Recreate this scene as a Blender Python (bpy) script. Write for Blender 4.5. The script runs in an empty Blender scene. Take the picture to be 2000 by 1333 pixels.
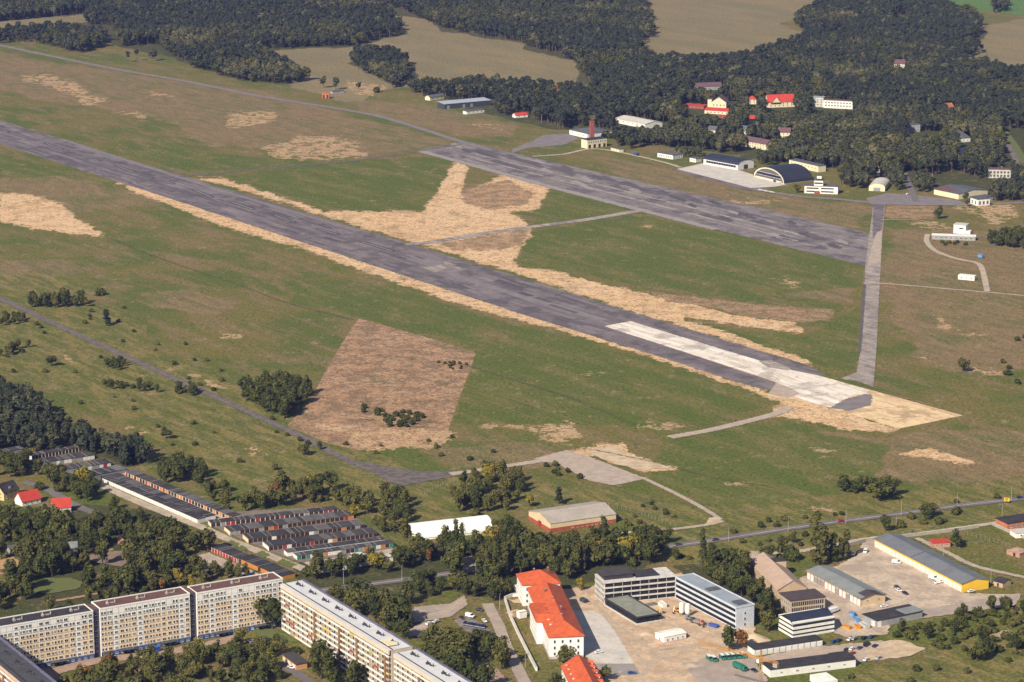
import bpy, bmesh, math, random
import numpy as np
from mathutils import Vector, geometry

S = bpy.context.scene
COL = S.collection
# ---------------------------------------------------------------- camera, sky, sun, exposure
F, CX, CY, PITCH, HC = 5400.0, 1000.0, 666.5, math.radians(13.4), 495.0
SP, CP = math.sin(PITCH), math.cos(PITCH)
cam_d = bpy.data.cameras.new('camera'); cam = bpy.data.objects.new('camera', cam_d); COL.objects.link(cam)
cam.location = (0, 0, HC); cam.rotation_euler = (math.pi/2 - PITCH, 0, 0)
cam_d.sensor_width = 36.0; cam_d.lens = F/2000*36; cam_d.clip_start = 5; cam_d.clip_end = 40000
S.camera = cam
SUN_EL, SUN_AZ = math.radians(37), math.radians(33)      # azimuth the shadows fall to, right of the view direction
w = bpy.data.worlds.new('World'); S.world = w; w.use_nodes = True
wn = w.node_tree; wn.nodes.clear()
sky = wn.nodes.new('ShaderNodeTexSky'); sky.sky_type = 'NISHITA'; sky.sun_disc = False
sky.sun_elevation = SUN_EL; sky.sun_rotation = math.pi + SUN_AZ
bg = wn.nodes.new('ShaderNodeBackground'); bg.inputs['Strength'].default_value = 0.062
wo = wn.nodes.new('ShaderNodeOutputWorld')
wn.links.new(sky.outputs[0], bg.inputs[0]); wn.links.new(bg.outputs[0], wo.inputs[0])
sd = bpy.data.lights.new('sun', 'SUN'); sun = bpy.data.objects.new('sun', sd); COL.objects.link(sun)
sd.energy = 4.6; sd.angle = math.radians(0.53); sd.color = (1.0, 0.92, 0.78)
sun.rotation_euler = Vector((math.sin(SUN_AZ)*math.cos(SUN_EL), math.cos(SUN_AZ)*math.cos(SUN_EL), -math.sin(SUN_EL))).to_track_quat('-Z', 'Y').to_euler()
S.view_settings.view_transform = 'Standard'; S.view_settings.look = 'None'
S.view_settings.exposure = 0.56; S.view_settings.gamma = 1.0; S.view_settings.use_curve_mapping = False
S.cycles.max_bounces = 5; S.cycles.diffuse_bounces = 2; S.cycles.glossy_bounces = 2
S.cycles.transparent_max_bounces = 6; S.cycles.volume_bounces = 0
S.cycles.use_denoising = True
R = random.Random(7)

# ---------------------------------------------------------------- pixel (2000x1333) -> world point at height z
def P(x, y, z=0.0):
    u = (x-CX)/F; v = -(y-CY)/F
    dy = CP + v*SP; dz = -SP + v*CP
    t = (z-HC)/dz
    return Vector((u*t, dy*t, z))
def Pn(x, y):
    u = (x-CX)/F; v = -(y-CY)/F
    t = -HC/(-SP + v*CP)
    return u*t, (CP + v*SP)*t
def toPix(X, Y):
    dep = Y*CP + HC*SP
    up = Y*SP - HC*CP
    return CX + F*X/dep, CY - F*up/dep

# ---------------------------------------------------------------- numpy noise and polygon masks
def vnoise(x, y, s, seed=0):
    x = x/s + seed*17.3; y = y/s + seed*9.1
    i = np.floor(x).astype(np.int64); j = np.floor(y).astype(np.int64)
    fx = x-i; fy = y-j; fx = fx*fx*(3-2*fx); fy = fy*fy*(3-2*fy)
    def h(a, b):
        n = (a*374761393 + b*668265263 + seed*974711) & 0xffffffff
        n = ((n ^ (n >> 13))*1274126177) & 0xffffffff
        return ((n ^ (n >> 16)) & 0xffff)/65535.0
    return (h(i, j)*(1-fx)+h(i+1, j)*fx)*(1-fy) + (h(i, j+1)*(1-fx)+h(i+1, j+1)*fx)*fy
def pip(x, y, poly):
    x0, y0 = min(p[0] for p in poly), min(p[1] for p in poly)
    x1, y1 = max(p[0] for p in poly), max(p[1] for p in poly)
    out = np.zeros(x.shape, bool)
    idx = np.nonzero((x >= x0) & (x <= x1) & (y >= y0) & (y <= y1))
    if len(idx[0]) == 0: return out
    a, b = x[idx], y[idx]; c = np.zeros(a.shape, bool)
    n = len(poly)
    for k in range(n):
        xa, ya = poly[k]; xb, yb = poly[(k+1) % n]
        if ya == yb: continue
        cond = ((ya > b) != (yb > b)) & (a < (xb-xa)*(b-ya)/(yb-ya)+xa)
        c ^= cond
    out[idx] = c
    return out

# ---------------------------------------------------------------- materials
MATS = {}
def nd(nt, t, **kw):
    n = nt.nodes.new(t)
    for k, v in kw.items(): setattr(n, k, v)
    return n
def noise(nt, vec, scale, detail=4, rough=0.6):
    n = nd(nt, 'ShaderNodeTexNoise'); n.inputs['Scale'].default_value = scale
    n.inputs['Detail'].default_value = detail; n.inputs['Roughness'].default_value = rough
    nt.links.new(vec, n.inputs['Vector']); return n.outputs['Fac']
def ramp(nt, f, a, b):
    m = nd(nt, 'ShaderNodeMapRange'); m.interpolation_type = 'SMOOTHSTEP'
    m.inputs['From Min'].default_value = a; m.inputs['From Max'].default_value = b
    nt.links.new(f, m.inputs['Value']); return m.outputs[0]
def mixc(nt, f, a, b, blend='MIX'):
    m = nd(nt, 'ShaderNodeMix', data_type='RGBA', blend_type=blend)
    for s, v in ((m.inputs[0], f), (m.inputs[6], a), (m.inputs[7], b)):
        if isinstance(v, (int, float)): s.default_value = v
        elif isinstance(v, tuple): s.default_value = (*v, 1) if len(v) == 3 else v
        else: nt.links.new(v, s)
    return m.outputs[2]
def math_(nt, op, a, b=None):
    m = nd(nt, 'ShaderNodeMath', operation=op)
    for s, v in ((m.inputs[0], a), (m.inputs[1], b)):
        if v is None: continue
        if isinstance(v, (int, float)): s.default_value = v
        else: nt.links.new(v, s)
    return m.outputs[0]
def newmat(name):
    m = bpy.data.materials.new(name); m.use_nodes = True
    nt = m.node_tree; b = nt.nodes['Principled BSDF']
    MATS[name] = m
    return m, nt, b
def M(name, col=None, col2=None, scale=0.25, rough=0.85, lo=0.35, hi=0.65, fine=1.5, metallic=0.0, spec=0.3, amt=0.22, stretch=None):
    """surface colour with a second colour in patches and a finer grain"""
    if name in MATS: return MATS[name]
    m, nt, b = newmat(name)
    g = nd(nt, 'ShaderNodeNewGeometry').outputs['Position']
    if stretch:
        mp = nd(nt, 'ShaderNodeMapping', vector_type='TEXTURE'); mp.inputs['Rotation'].default_value = (0, 0, stretch[0]); mp.inputs['Scale'].default_value = (stretch[1], stretch[2], 1)
        nt.links.new(g, mp.inputs['Vector']); g = mp.outputs[0]
    c2 = col2 or tuple(v*0.72 for v in col)
    base = mixc(nt, ramp(nt, noise(nt, g, scale), lo, hi), col, c2)
    gr = ramp(nt, noise(nt, g, fine, 3, 0.7), 0.25, 0.75)
    base = mixc(nt, math_(nt, 'MULTIPLY', gr, amt*1.6), base, tuple(v*0.35 for v in col))
    nt.links.new(base, b.inputs['Base Color'])
    b.inputs['Roughness'].default_value = rough; b.inputs['Metallic'].default_value = metallic
    b.inputs['Specular IOR Level'].default_value = spec
    return m
def leafmat(name, c, c2, c3=None, big=None):
    m, nt, b = newmat(name)
    g = nd(nt, 'ShaderNodeNewGeometry').outputs['Position']
    oi = nd(nt, 'ShaderNodeObjectInfo').outputs['Random']
    base = mixc(nt, oi, c, c2)
    n = ramp(nt, noise(nt, g, 0.55, 3, 0.7), 0.3, 0.7)
    base = mixc(nt, math_(nt, 'MULTIPLY', n, 0.75), base, tuple(v*0.38 for v in c))
    if c3:
        base = mixc(nt, math_(nt, 'MULTIPLY', ramp(nt, noise(nt, g, 0.22, 2), 0.52, 0.7), 0.6), base, c3)
    if big:      # stands of different species
        z = noise(nt, g, big, 3, .6)
        base = mixc(nt, math_(nt, 'MULTIPLY', ramp(nt, z, .54, .66), .65), base, c3); base = mixc(nt, math_(nt, 'MULTIPLY', ramp(nt, z, .48, .36), .6), base, tuple(v*.6 for v in c))
    nt.links.new(base, b.inputs['Base Color']); b.inputs['Roughness'].default_value = 0.9
    b.inputs['Specular IOR Level'].default_value = 0.1
    return m

# ---------------------------------------------------------------- mesh collecting and tagging
class MB:
    def __init__(s): s.v = []; s.f = []; s.m = []; s.mats = []
    def mi(s, m):
        if m not in s.mats: s.mats.append(m)
        return s.mats.index(m)
    def add(s, vs, fs, m):
        o = len(s.v); s.v += [tuple(v) for v in vs]; k = s.mi(m)
        for f in fs: s.f.append(tuple(o+i for i in f)); s.m.append(k)
        return s
    def box(s, x0, x1, y0, y1, z0, z1, m, bottom=False):
        vs = [(x0,y0,z0),(x1,y0,z0),(x1,y1,z0),(x0,y1,z0),(x0,y0,z1),(x1,y0,z1),(x1,y1,z1),(x0,y1,z1)]
        fs = [(0,1,5,4),(1,2,6,5),(2,3,7,6),(3,0,4,7),(4,5,6,7)] + [(3,2,1,0)]
        return s.add(vs, fs, m)
    def ext(s, prof, a0, a1, m, axis='x', caps=True):
        """profile of (side, z) pairs extruded along x (side=y) or y (side=x)"""
        n = len(prof)
        if axis == 'x': vs = [(a0, p, z) for p, z in prof]+[(a1, p, z) for p, z in prof]
        else: vs = [(p, a0, z) for p, z in prof]+[(p, a1, z) for p, z in prof]
        fs = [(i, (i+1) % n, n+(i+1) % n, n+i) for i in range(n)]
        if caps: fs += [tuple(range(n))[::-1], tuple(range(n, 2*n))]
        return s.add(vs, fs, m)
    def cyl(s, p0, p1, r0, r1, m, n=8, caps=True):
        p0, p1 = Vector(p0), Vector(p1); d = (p1-p0).normalized()
        a = d.orthogonal().normalized(); b = d.cross(a)
        vs = []
        for p, r in ((p0, r0), (p1, r1)):
            for i in range(n):
                t = 2*math.pi*i/n; vs.append(p + (a*math.cos(t)+b*math.sin(t))*r)
        fs = [(i, (i+1) % n, n+(i+1) % n, n+i) for i in range(n)]
        if caps: fs += [tuple(range(n))[::-1], tuple(range(n, 2*n))]
        return s.add(vs, fs, m)
    def mesh(s, name, smooth=False):
        me = bpy.data.meshes.new(name); me.from_pydata(s.v, [], s.f)
        for m in s.mats: me.materials.append(m)
        me.polygons.foreach_set('material_index', s.m)
        bm = bmesh.new(); bm.from_mesh(me); bmesh.ops.recalc_face_normals(bm, faces=bm.faces); bm.to_mesh(me); bm.free()
        if smooth: me.polygons.foreach_set('use_smooth', [True]*len(me.polygons))
        return me
    def build(s, name, parent=None, loc=None, smooth=False):
        return link(name, s.mesh(name, smooth), parent, loc)
def link(name, me, parent=None, loc=None, rz=0):
    o = bpy.data.objects.new(name, me); COL.objects.link(o)
    if parent: o.parent = parent
    if loc is not None: o.location = loc
    if rz: o.rotation_euler = (0, 0, rz)
    return o
def tag(o, label, cat, group=None, kind=None):
    if label: o['label'] = label
    if cat: o['category'] = cat
    if group: o['group'] = group
    if kind: o['kind'] = kind
    return o
def thing(name, label, cat, loc, rz=0, group=None):
    o = bpy.data.objects.new(name, None); COL.objects.link(o); o.empty_display_size = 1
    o.location = loc; o.rotation_euler = (0, 0, rz)
    return tag(o, label, cat, group)
def copy_thing(src, loc, rz=0, sc=(1, 1, 1), label=None, group=None):
    r = src.copy(); COL.objects.link(r); r.location = loc; r.rotation_euler = (0, 0, rz); r.scale = sc
    if label: r['label'] = label
    if group: r['group'] = group
    for ch in src.children:
        c = ch.copy(); COL.objects.link(c); c.parent = r
        for g in ch.children:
            d = g.copy(); COL.objects.link(d); d.parent = c
    return r

# ---------------------------------------------------------------- ground sheets
KEEP_OUT = []          # world polygons where no tree may stand
LEVEL = [0.0]
def sheet(name, pts, m, rough=0.0, keep=True, z=None, world=False, seed=1):
    LEVEL[0] += 0.0016
    z = LEVEL[0] if z is None else z
    q = [Vector((p[0], p[1], 0)) for p in pts] if world else [P(*p) for p in pts]
    if rough:
        rr = random.Random(seed); out = []
        for i, a in enumerate(q):
            b = q[(i+1) % len(q)]; d = b-a; L = d.length; n = max(1, int(L/(rough*2.2)))
            nn = Vector((-d.y, d.x, 0)).normalized() if L > 0 else Vector()
            for k in range(n):
                out.append(a + d*(k/n) + (nn*rr.uniform(-rough, rough) if k else nn*0))
        q = out
    if keep: KEEP_OUT.append([(v.x, v.y) for v in q])
    for v in q: v.z = z
    tri = geometry.tessellate_polygon([q])
    me = bpy.data.meshes.new(name); me.from_pydata([tuple(v) for v in q], [], [tuple(t) for t in tri])
    bm = bmesh.new(); bm.from_mesh(me); bmesh.ops.recalc_face_normals(bm, faces=bm.faces)
    for f in bm.faces:
        if f.normal.z < 0: f.normal_flip()
    bm.to_mesh(me); bm.free()
    me.materials.append(m)
    o = link(name, me); o['kind'] = 'structure'
    return o
def strip_poly(pts, wid, world=False):
    q = [Vector((p[0], p[1], 0)) for p in pts] if world else [P(p[0], p[1]) for p in pts]
    L, Rr = [], []
    for i, a in enumerate(q):
        d = (q[min(i+1, len(q)-1)] - q[max(i-1, 0)]).normalized(); n = Vector((-d.y, d.x, 0))
        ww = (wid[i] if isinstance(wid, (list, tuple)) else wid)/2
        L.append(a+n*ww); Rr.append(a-n*ww)
    return [(v.x, v.y) for v in L + Rr[::-1]]
def road(name, pts, wid, m, rough=0.0, keep=True):
    # smooth the polyline
    if len(pts) > 2:
        out = []
        for i in range(len(pts)-1):
            p0, p1, p2, p3 = pts[max(i-1, 0)], pts[i], pts[i+1], pts[min(i+2, len(pts)-1)]
            for k in range(4):
                t = k/4
                out.append(tuple(0.5*((2*p1[c])+(-p0[c]+p2[c])*t+(2*p0[c]-5*p1[c]+4*p2[c]-p3[c])*t*t+(-p0[c]+3*p1[c]-3*p2[c]+p3[c])*t**3) for c in (0, 1)))
        pts = out + [pts[-1]]
    return sheet(name, strip_poly(pts, wid), m, rough, keep, world=True)
# ================================================================ THE GROUND
def axis(segs):
    out = []
    for a, b, st in segs:
        n = max(1, int(round((b-a)/st))); out += [a+(b-a)*i/n for i in range(n)]
    return np.array(out+[segs[-1][1]])
# world grid: rows by distance, columns fanning out with distance (dense where the field of view passes)
gy = axis([(-590, -560, 10), (-560, -400, 16), (-400, -60, 17), (-60, 1400, 1.8), (1400, 2600, 60), (2600, 6000, 400)])
gx = axis([(-5200, -700, 300), (-700, -100, 40), (-100, 2100, 2.6), (2100, 2700, 40), (2700, 7200, 300)])
PXg, PYg = np.meshgrid(gx, gy)
WX, WY = Pn(PXg, PYg)
def fbm(x, y, s, seed, o=4):
    t = 0; a = 0.5; n = 0
    for k in range(o):
        t = t + a*vnoise(x, y, s/2**k, seed+k*7); n += a; a *= 0.55
    return t/n
# ragged natural edges: displace the lookup by noise in metres
def warp(amp, s, seed):
    return WX + (fbm(WX, WY, s, seed, 3)-.5)*2*amp, WY + (fbm(WX, WY, s, seed+31, 3)-.5)*2*amp
wx1, wy1 = warp(4.5, 18, 3); wpx1, wpy1 = toPix(wx1, wy1)
wx2, wy2 = warp(26, 70, 5); wpx2, wpy2 = toPix(wx2, wy2)
def mask(polys, soft=0):
    out = np.zeros(WX.shape, np.float32)
    for p in polys:
        a, b = (wpx2, wpy2) if soft == 2 else (wpx1, wpy1) if soft == 1 else (PXg, PYg)
        out = np.maximum(out, pip(a, b, p))
    return out
def blur(a, n):
    for _ in range(n):
        a = (a + np.roll(a, 1, 0) + np.roll(a, -1, 0) + np.roll(a, 1, 1) + np.roll(a, -1, 1))/5
    return a
SAND = [
 [(215,352),(300,372),(354,394),(520,448),(750,523),(910,576),(1038,620),(1100,636),(1252,686),(1420,738),(1500,766),(1545,784),(1530,790),(1452,760),(1356,726),(1252,694),(1100,648),(974,616),(910,598),(774,553),(598,489),(422,436),(330,402),(250,370)],
 [(395,346),(430,348),(470,361),(560,388),(634,413),(828,413),(850,380),(886,316),(918,324),(908,360),(900,372),(930,368),(960,352),(986,338),(1072,364),(1050,411),(998,414),(1038,440),(1026,476),(1006,500),(1010,520),(1100,533),(1150,548),(1250,570),(1340,590),(1420,612),(1480,622),(1560,628),(1568,652),(1480,640),(1420,632),(1340,620),(1330,626),(1390,640),(1470,668),(1580,706),(1584,716),(1500,692),(1340,640),(1208,600),(1100,566),(990,530),(850,486),(750,458),(630,420),(470,370),(390,350)],
 [(1530,784),(1570,782),(1640,800),(1758,838),(1720,846),(1640,838),(1590,826),(1540,818),(1500,815)],
 [(0,378),(45,377),(120,398),(150,428),(215,464),(130,456),(60,446),(0,432)],
 [(1060,896),(1106,880),(1210,866),(1240,890),(1320,916),(1260,922),(1200,905),(1160,890)],
 [(1740,887),(1820,874),(1925,910),(1860,902),(1800,892)],
]
SAND2 = [
 [(560,832),(640,826),(700,834),(640,850)],[(690,840),(770,836),(872,838),(860,862),(780,878),(700,886),(650,868)],
 [(1700,330),(1700,331),(1701,330)],
 [(980,395),(1060,385),(1040,400)],[(1480,545),(1560,552),(1540,562)],[(1800,610),(1900,640),(1960,660),(1880,650)],[(1840,700),(1930,720),(1990,725),(1900,735)],[(1100,730),(1170,728),(1160,738)],[(760,655),(820,665),(790,672)],[(1030,800),(1100,806),(1060,812)],[(1580,880),(1650,884),(1620,892)],[(560,1005),(600,1000),(590,1012)],[(1400,960),(1480,955),(1450,965)],[(1500,1010),(1600,996),(1700,985),(1620,1000)],[(300,700),(380,730),(440,770),(380,750)],[(420,640),(480,660),(450,668)],[(120,690),(180,700),(150,708)],[(220,830),(300,850),(260,856)],[(430,870),(520,890),(470,900)],
 [(522,292),(570,262),(640,264),(690,296),(720,306),(620,316),(575,306)],
 [(150,182),(235,190),(200,210),(160,196)],[(288,180),(358,182),(350,189),(296,188)],[(240,222),(290,222),(285,238)],
 [(40,148),(110,145),(170,165),(200,188),(140,186),(70,165)],
 [(420,240),(440,222),(530,214),(562,228),(500,250),(440,254)],
 [(1000,838),(1080,830),(1130,845),(1120,870),(1080,872),(1040,856)],
 [(876,834),(960,830),(1030,834),(960,840)],[(1196,832),(1300,830),(1350,832),(1300,838)],
 [(1780,690),(1806,688),(1812,694),(1790,696)],[(1230,432),(1275,436),(1270,443),(1240,440)],
 [(912,240),(990,250),(970,258),(920,248)],[(1420,392),(1520,384),(1530,392),(1440,402)],[(1400,366),(1432,368),(1420,374)],
 [(660,158),(760,170),(760,190),(690,180)],[(1850,405),(1990,396),(1990,430),(1960,440),(1900,425)],[(1760,428),(1830,430),(1860,452),(1800,440)],
 [(1420,1076),(1480,1084),(1490,1100),(1420,1096)],
]
PLOW = [[(700,622),(820,655),(930,690),(900,770),(876,838),(880,856),(790,872),(700,880),(640,866),(560,832),(600,792),(650,700),(680,652)],
 [(1250,566),(1420,588),(1560,602),(1632,606),(1620,626),(1560,630),(1470,620),(1380,600),(1300,588)],
 [(902,368),(932,366),(990,350),(1040,378),(1030,400),(960,410),(900,396)],[(860,478),(950,460),(1030,448),(1020,480),(960,490),(890,490)],
 [(1728,402),(1830,402),(1826,430),(1726,426)],[(1100,452),(1040,452)]]
DRY = [[(-80,90),(300,150),(620,200),(900,280),(820,296),(690,306),(520,292),(400,290),(300,235),(160,205),(80,200),(-80,170)],
 [(-80,130),(60,140),(210,180),(330,240),(420,262),(560,250),(600,300),(300,210)],
 [(640,190),(860,205),(1020,240),(1000,270),(900,270)],
 [(1100,300),(1330,330),(1480,372),(1700,405),(1700,450),(1500,410),(1225,350)],
 [(1730,440),(2080,460),(2080,700),(1900,740),(1760,690),(1730,560)],
 [(1500,540),(1680,560),(1680,590),(1560,590)],[(1000,760),(1200,740),(1300,790),(1100,800)],
 [(-80,510),(120,505),(180,530),(60,560),(-80,560)],
 [(250,560),(400,560),(480,590),(380,620)],[(300,490),(420,500),(380,520)],[(-80,330),(200,350),(330,400),(160,420),(-80,370)],
 [(820,870),(1050,860),(1100,900),(900,920)],[(1400,830),(1700,850),(2080,830),(2080,960),(1900,950),(1500,900)]]
SCRUB = [[(-80,540),(130,540),(240,610),(330,690),(520,770),(640,850),(760,930),(1060,930),(1260,960),(1380,1010),(1300,1050),(1180,1000),(1000,1010),(820,1020),(660,990),(420,930),(300,870),(120,760),(-80,700)],
 [(1300,1010),(2080,930),(2080,1020),(1700,1050),(1400,1100),(1250,1110)],[(1650,1215),(2080,1150),(2080,1450),(1700,1450),(1560,1330),(1680,1300),(1820,1290)]]
LUSH = [[(440,345),(640,315),(880,305),(870,350),(830,408),(640,408)],[(1020,455),(1250,420),(1690,520),(1680,560),(1450,580),(1250,560),(1100,528),(1012,515)],
 [(1350,628),(1560,660),(1680,600),(1672,725),(1600,715)],[(-80,285),(150,335),(60,350),(-80,345)],[(930,690),(1030,640),(1250,700),(1530,788),(1310,835),(1190,830),(880,830)],
 [(600,560),(760,560),(960,620),(930,685),(700,620),(560,590)],[(1250,300),(1330,300),(1300,315)],[(250,280),(420,300),(640,315),(400,345),(240,300)],
 [(1080,366),(1240,408),(1150,428),(1044,440)],[(1300,850),(1500,830),(1740,870),(1700,960),(1400,990),(1260,935)],
 [(60,1140),(180,1135),(190,1160),(90,1165)],[(490,1230),(560,1235),(545,1255),(500,1245)],[(1600,1240),(1720,1220),(1960,1190),(1990,1230),(1800,1260),(1680,1240)]]
FIELD = [[(730,-60),(740,5),(820,24),(880,54),(1000,72),(1080,100),(1130,128),(1170,168),(1050,185),(900,180),(790,170),(690,200),(590,180),(560,130),(500,98),(640,92),(790,65)],
 [(1250,-60),(1640,-60),(1640,-10),(1540,45),(1570,70),(1450,110),(1330,140),(1240,120),(1240,60)],[(1860,135),(1900,80),(1900,60),(2300,-30),(2300,170),(2000,155)],
 [(-80,30),(170,20),(180,55),(90,62),(-80,60)],[(1520,-500),(2600,-500),(2600,-40),(1640,-60)]]
FARGREEN = [[(1640,-420),(2700,-420),(2600,-10),(1990,28),(1700,-2)]]
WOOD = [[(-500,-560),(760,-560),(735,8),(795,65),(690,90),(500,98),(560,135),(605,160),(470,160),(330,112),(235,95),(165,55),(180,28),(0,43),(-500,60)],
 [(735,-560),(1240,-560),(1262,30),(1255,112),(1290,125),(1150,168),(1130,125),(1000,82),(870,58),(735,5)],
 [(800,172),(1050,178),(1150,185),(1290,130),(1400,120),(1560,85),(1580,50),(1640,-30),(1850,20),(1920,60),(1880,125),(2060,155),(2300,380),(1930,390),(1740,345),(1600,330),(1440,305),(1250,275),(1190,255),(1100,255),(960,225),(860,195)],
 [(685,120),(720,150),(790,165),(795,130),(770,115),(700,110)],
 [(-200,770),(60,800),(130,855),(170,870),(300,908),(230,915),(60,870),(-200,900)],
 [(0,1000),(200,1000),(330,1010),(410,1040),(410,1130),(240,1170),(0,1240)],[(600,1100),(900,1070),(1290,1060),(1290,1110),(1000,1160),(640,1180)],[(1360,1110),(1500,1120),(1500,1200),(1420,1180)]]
YARDS = [[(990,1172),(1150,1150),(1420,1220),(1480,1262),(1500,1360),(1150,1360),(1165,1300),(1110,1195)]]
attrs = {
 'sand': blur(mask(SAND, 1), 5), 'stubble': blur(mask(PLOW[1:], 1), 5), 'sand2': .82*blur(mask(SAND2, 2), 9), 'plow': blur(mask(PLOW[:1]), 2), 'dry': blur(mask(DRY, 2), 8), 'scrub': blur(mask(SCRUB, 2), 8),
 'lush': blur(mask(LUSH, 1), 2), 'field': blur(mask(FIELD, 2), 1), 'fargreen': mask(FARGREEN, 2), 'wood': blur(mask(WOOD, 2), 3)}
ny, nx = WX.shape
co = np.zeros((ny*nx, 3), np.float32); co[:, 0] = WX.ravel(); co[:, 1] = WY.ravel()
ii = np.arange(ny*nx).reshape(ny, nx)
# rows run from far to near
quads = np.stack([ii[1:, :-1], ii[1:, 1:], ii[:-1, 1:], ii[:-1, :-1]], -1).reshape(-1, 4).astype(np.int32)
me = bpy.data.meshes.new('ground')
me.vertices.add(len(co)); me.vertices.foreach_set('co', co.ravel())
me.loops.add(quads.size); me.loops.foreach_set('vertex_index', quads.ravel())
me.polygons.add(len(quads)); me.polygons.foreach_set('loop_start', np.arange(0, quads.size, 4, dtype=np.int32))
me.update(calc_edges=True)
for k, a in attrs.items():
    at = me.attributes.new(k, 'FLOAT', 'POINT'); at.data.foreach_set('value', a.astype(np.float32).ravel())
ground = link('ground', me); ground['kind'] = 'structure'
_d = P(1576, 713)-P(350, 342); RWA = math.atan2(_d.y, _d.x)
m, nt, b = newmat('meadow')
g = nd(nt, 'ShaderNodeNewGeometry').outputs['Position']
def attr(k):
    n = nd(nt, 'ShaderNodeAttribute'); n.attribute_name = k; return n.outputs['Fac']
def thr(k, nz, lo=0.35, hi=0.65, amp=0.7):     # attribute broken up by noise
    s = math_(nt, 'ADD', attr(k), math_(nt, 'MULTIPLY', math_(nt, 'SUBTRACT', nz, 0.5), amp))
    return ramp(nt, s, lo, hi)
mp = nd(nt, 'ShaderNodeMapping', vector_type='TEXTURE'); mp.inputs['Rotation'].default_value = (0, 0, RWA); mp.inputs['Scale'].default_value = (3.5, 1, 1)
nt.links.new(g, mp.inputs['Vector']); gs = mp.outputs[0]         # stretched along the mowing direction of the field
n80 = noise(nt, g, 1/90, 4, .6); n25 = noise(nt, gs, 1/22, 5, .65); n6 = noise(nt, g, 1/6, 4, .7); n2 = noise(nt, g, 1/2.2, 3, .75); n12 = noise(nt, gs, 1/9, 4, .7)
green, olive, brown = (.096,.112,.021), (.146,.124,.032), (.190,.134,.058)
base = mixc(nt, ramp(nt, n80, .42, .58), green, olive)
base = mixc(nt, math_(nt, 'MULTIPLY', ramp(nt, n25, .46, .60), .75), base, brown)
base = mixc(nt, math_(nt, 'MULTIPLY', thr('dry', n25, .42, .95, 1.5), .6), base, mixc(nt, ramp(nt, n12, .4, .65), mixc(nt, ramp(nt, n80, .44, .58), (.165,.128,.064), (.205,.130,.078)), (.285,.180,.098)))
base = mixc(nt, math_(nt, 'MULTIPLY', thr('lush', n25, .3, .8, .5), .85), base, mixc(nt, ramp(nt, n25, .42, .66), (.088,.110,.019), (.138,.128,.031)))
scr = mixc(nt, ramp(nt, n12, .42, .62), (.098,.108,.024), (.215,.165,.055))
base = mixc(nt, math_(nt, 'MULTIPLY', thr('scrub', n25, .3, .8, .9), .8), base, scr)
base = mixc(nt, math_(nt, 'MULTIPLY', math_(nt, 'MULTIPLY', thr('lush', n12, .3, .8, .8), thr('scrub', n25, .3, .8, .9)), .6), base, (.105,.125,.020))
fld = mixc(nt, ramp(nt, noise(nt, gs, 1/45, 4, .6), .35, .65), (.235,.180,.088), (.190,.158,.080))
base = mixc(nt, thr('field', n25, .4, .6, .2), base, fld)
base = mixc(nt, thr('fargreen', n25, .4, .6, .2), base, (.10,.17,.045))
ni = noise(nt, g, 1/13, 5, .72); ni2 = noise(nt, g, 1/5, 4, .78)
fl = nd(nt, 'ShaderNodeMapping'); fl.inputs['Scale'].default_value = (1.0, .8, 1); nt.links.new(g, fl.inputs['Vector'])
nf = noise(nt, fl.outputs[0], 1/11, 5, .75); ng_ = noise(nt, fl.outputs[0], 1/4.5, 4, .8)
plo = mixc(nt, ramp(nt, ni, .42, .58), (.40,.235,.135), (.23,.14,.085))
plo = mixc(nt, math_(nt, 'MULTIPLY', ramp(nt, noise(nt, g, 1/34, 4, .7), .48, .62), .75), plo, mixc(nt, ramp(nt, ng_, .42, .58), (.47,.30,.18), (.30,.18,.11)))
plo = mixc(nt, math_(nt, 'MULTIPLY', ramp(nt, noise(nt, g, 1/28, 4, .7, ), .54, .64), .6), plo, (.115,.105,.045))
plo = mixc(nt, math_(nt, 'MULTIPLY', ramp(nt, nf, .53, .62), .55), plo, (.10,.075,.05))
base = mixc(nt, math_(nt, 'MULTIPLY', thr('plow', nf, .38, .62, .6), .93), base, plo)
snd = mixc(nt, ramp(nt, ni, .44, .64), (.64,.42,.232), (.46,.285,.15))
snd = mixc(nt, math_(nt, 'MULTIPLY', ramp(nt, ng_, .53, .68), .6), snd, (.25,.165,.085))
snd = mixc(nt, math_(nt, 'MULTIPLY', ramp(nt, n80, .45, .65), .35), snd, (.66,.47,.30))
nmix = ramp(nt, math_(nt, 'ADD', math_(nt, 'MULTIPLY', nf, .5), math_(nt, 'MULTIPLY', ni, .5)), .38, .62)
base = mixc(nt, math_(nt, 'MULTIPLY', thr('sand2', nmix, .54, .86, 1.25), .8), base, mixc(nt, .25, snd, (.30,.19,.105)))
nlow = ramp(nt, noise(nt, fl.outputs[0], 1/30, 4, .7), .50, .66)
snd = mixc(nt, math_(nt, 'MULTIPLY', nlow, .62), snd, mixc(nt, ramp(nt, ng_, .4, .6), (.38,.235,.13), (.24,.165,.085)))
base = mixc(nt, thr('sand', nmix, .36, .64, .9), base, snd)
base = mixc(nt, math_(nt, 'MULTIPLY', thr('stubble', nmix, .3, .7, .8), .88), base, mixc(nt, ramp(nt, ni, .42, .58), (.37,.225,.13), (.215,.145,.075)))
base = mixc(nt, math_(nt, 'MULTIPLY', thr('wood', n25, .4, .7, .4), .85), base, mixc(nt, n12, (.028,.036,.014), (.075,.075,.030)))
base = mixc(nt, math_(nt, 'MULTIPLY', math_(nt, 'MULTIPLY', ramp(nt, nf, .53, .64), ramp(nt, n25, .40, .6)), .6), base, (.235,.185,.105))
dark = math_(nt, 'MULTIPLY', ramp(nt, ng_, .53, .66), .6)
base = mixc(nt, dark, base, (.045,.046,.019))
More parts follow.
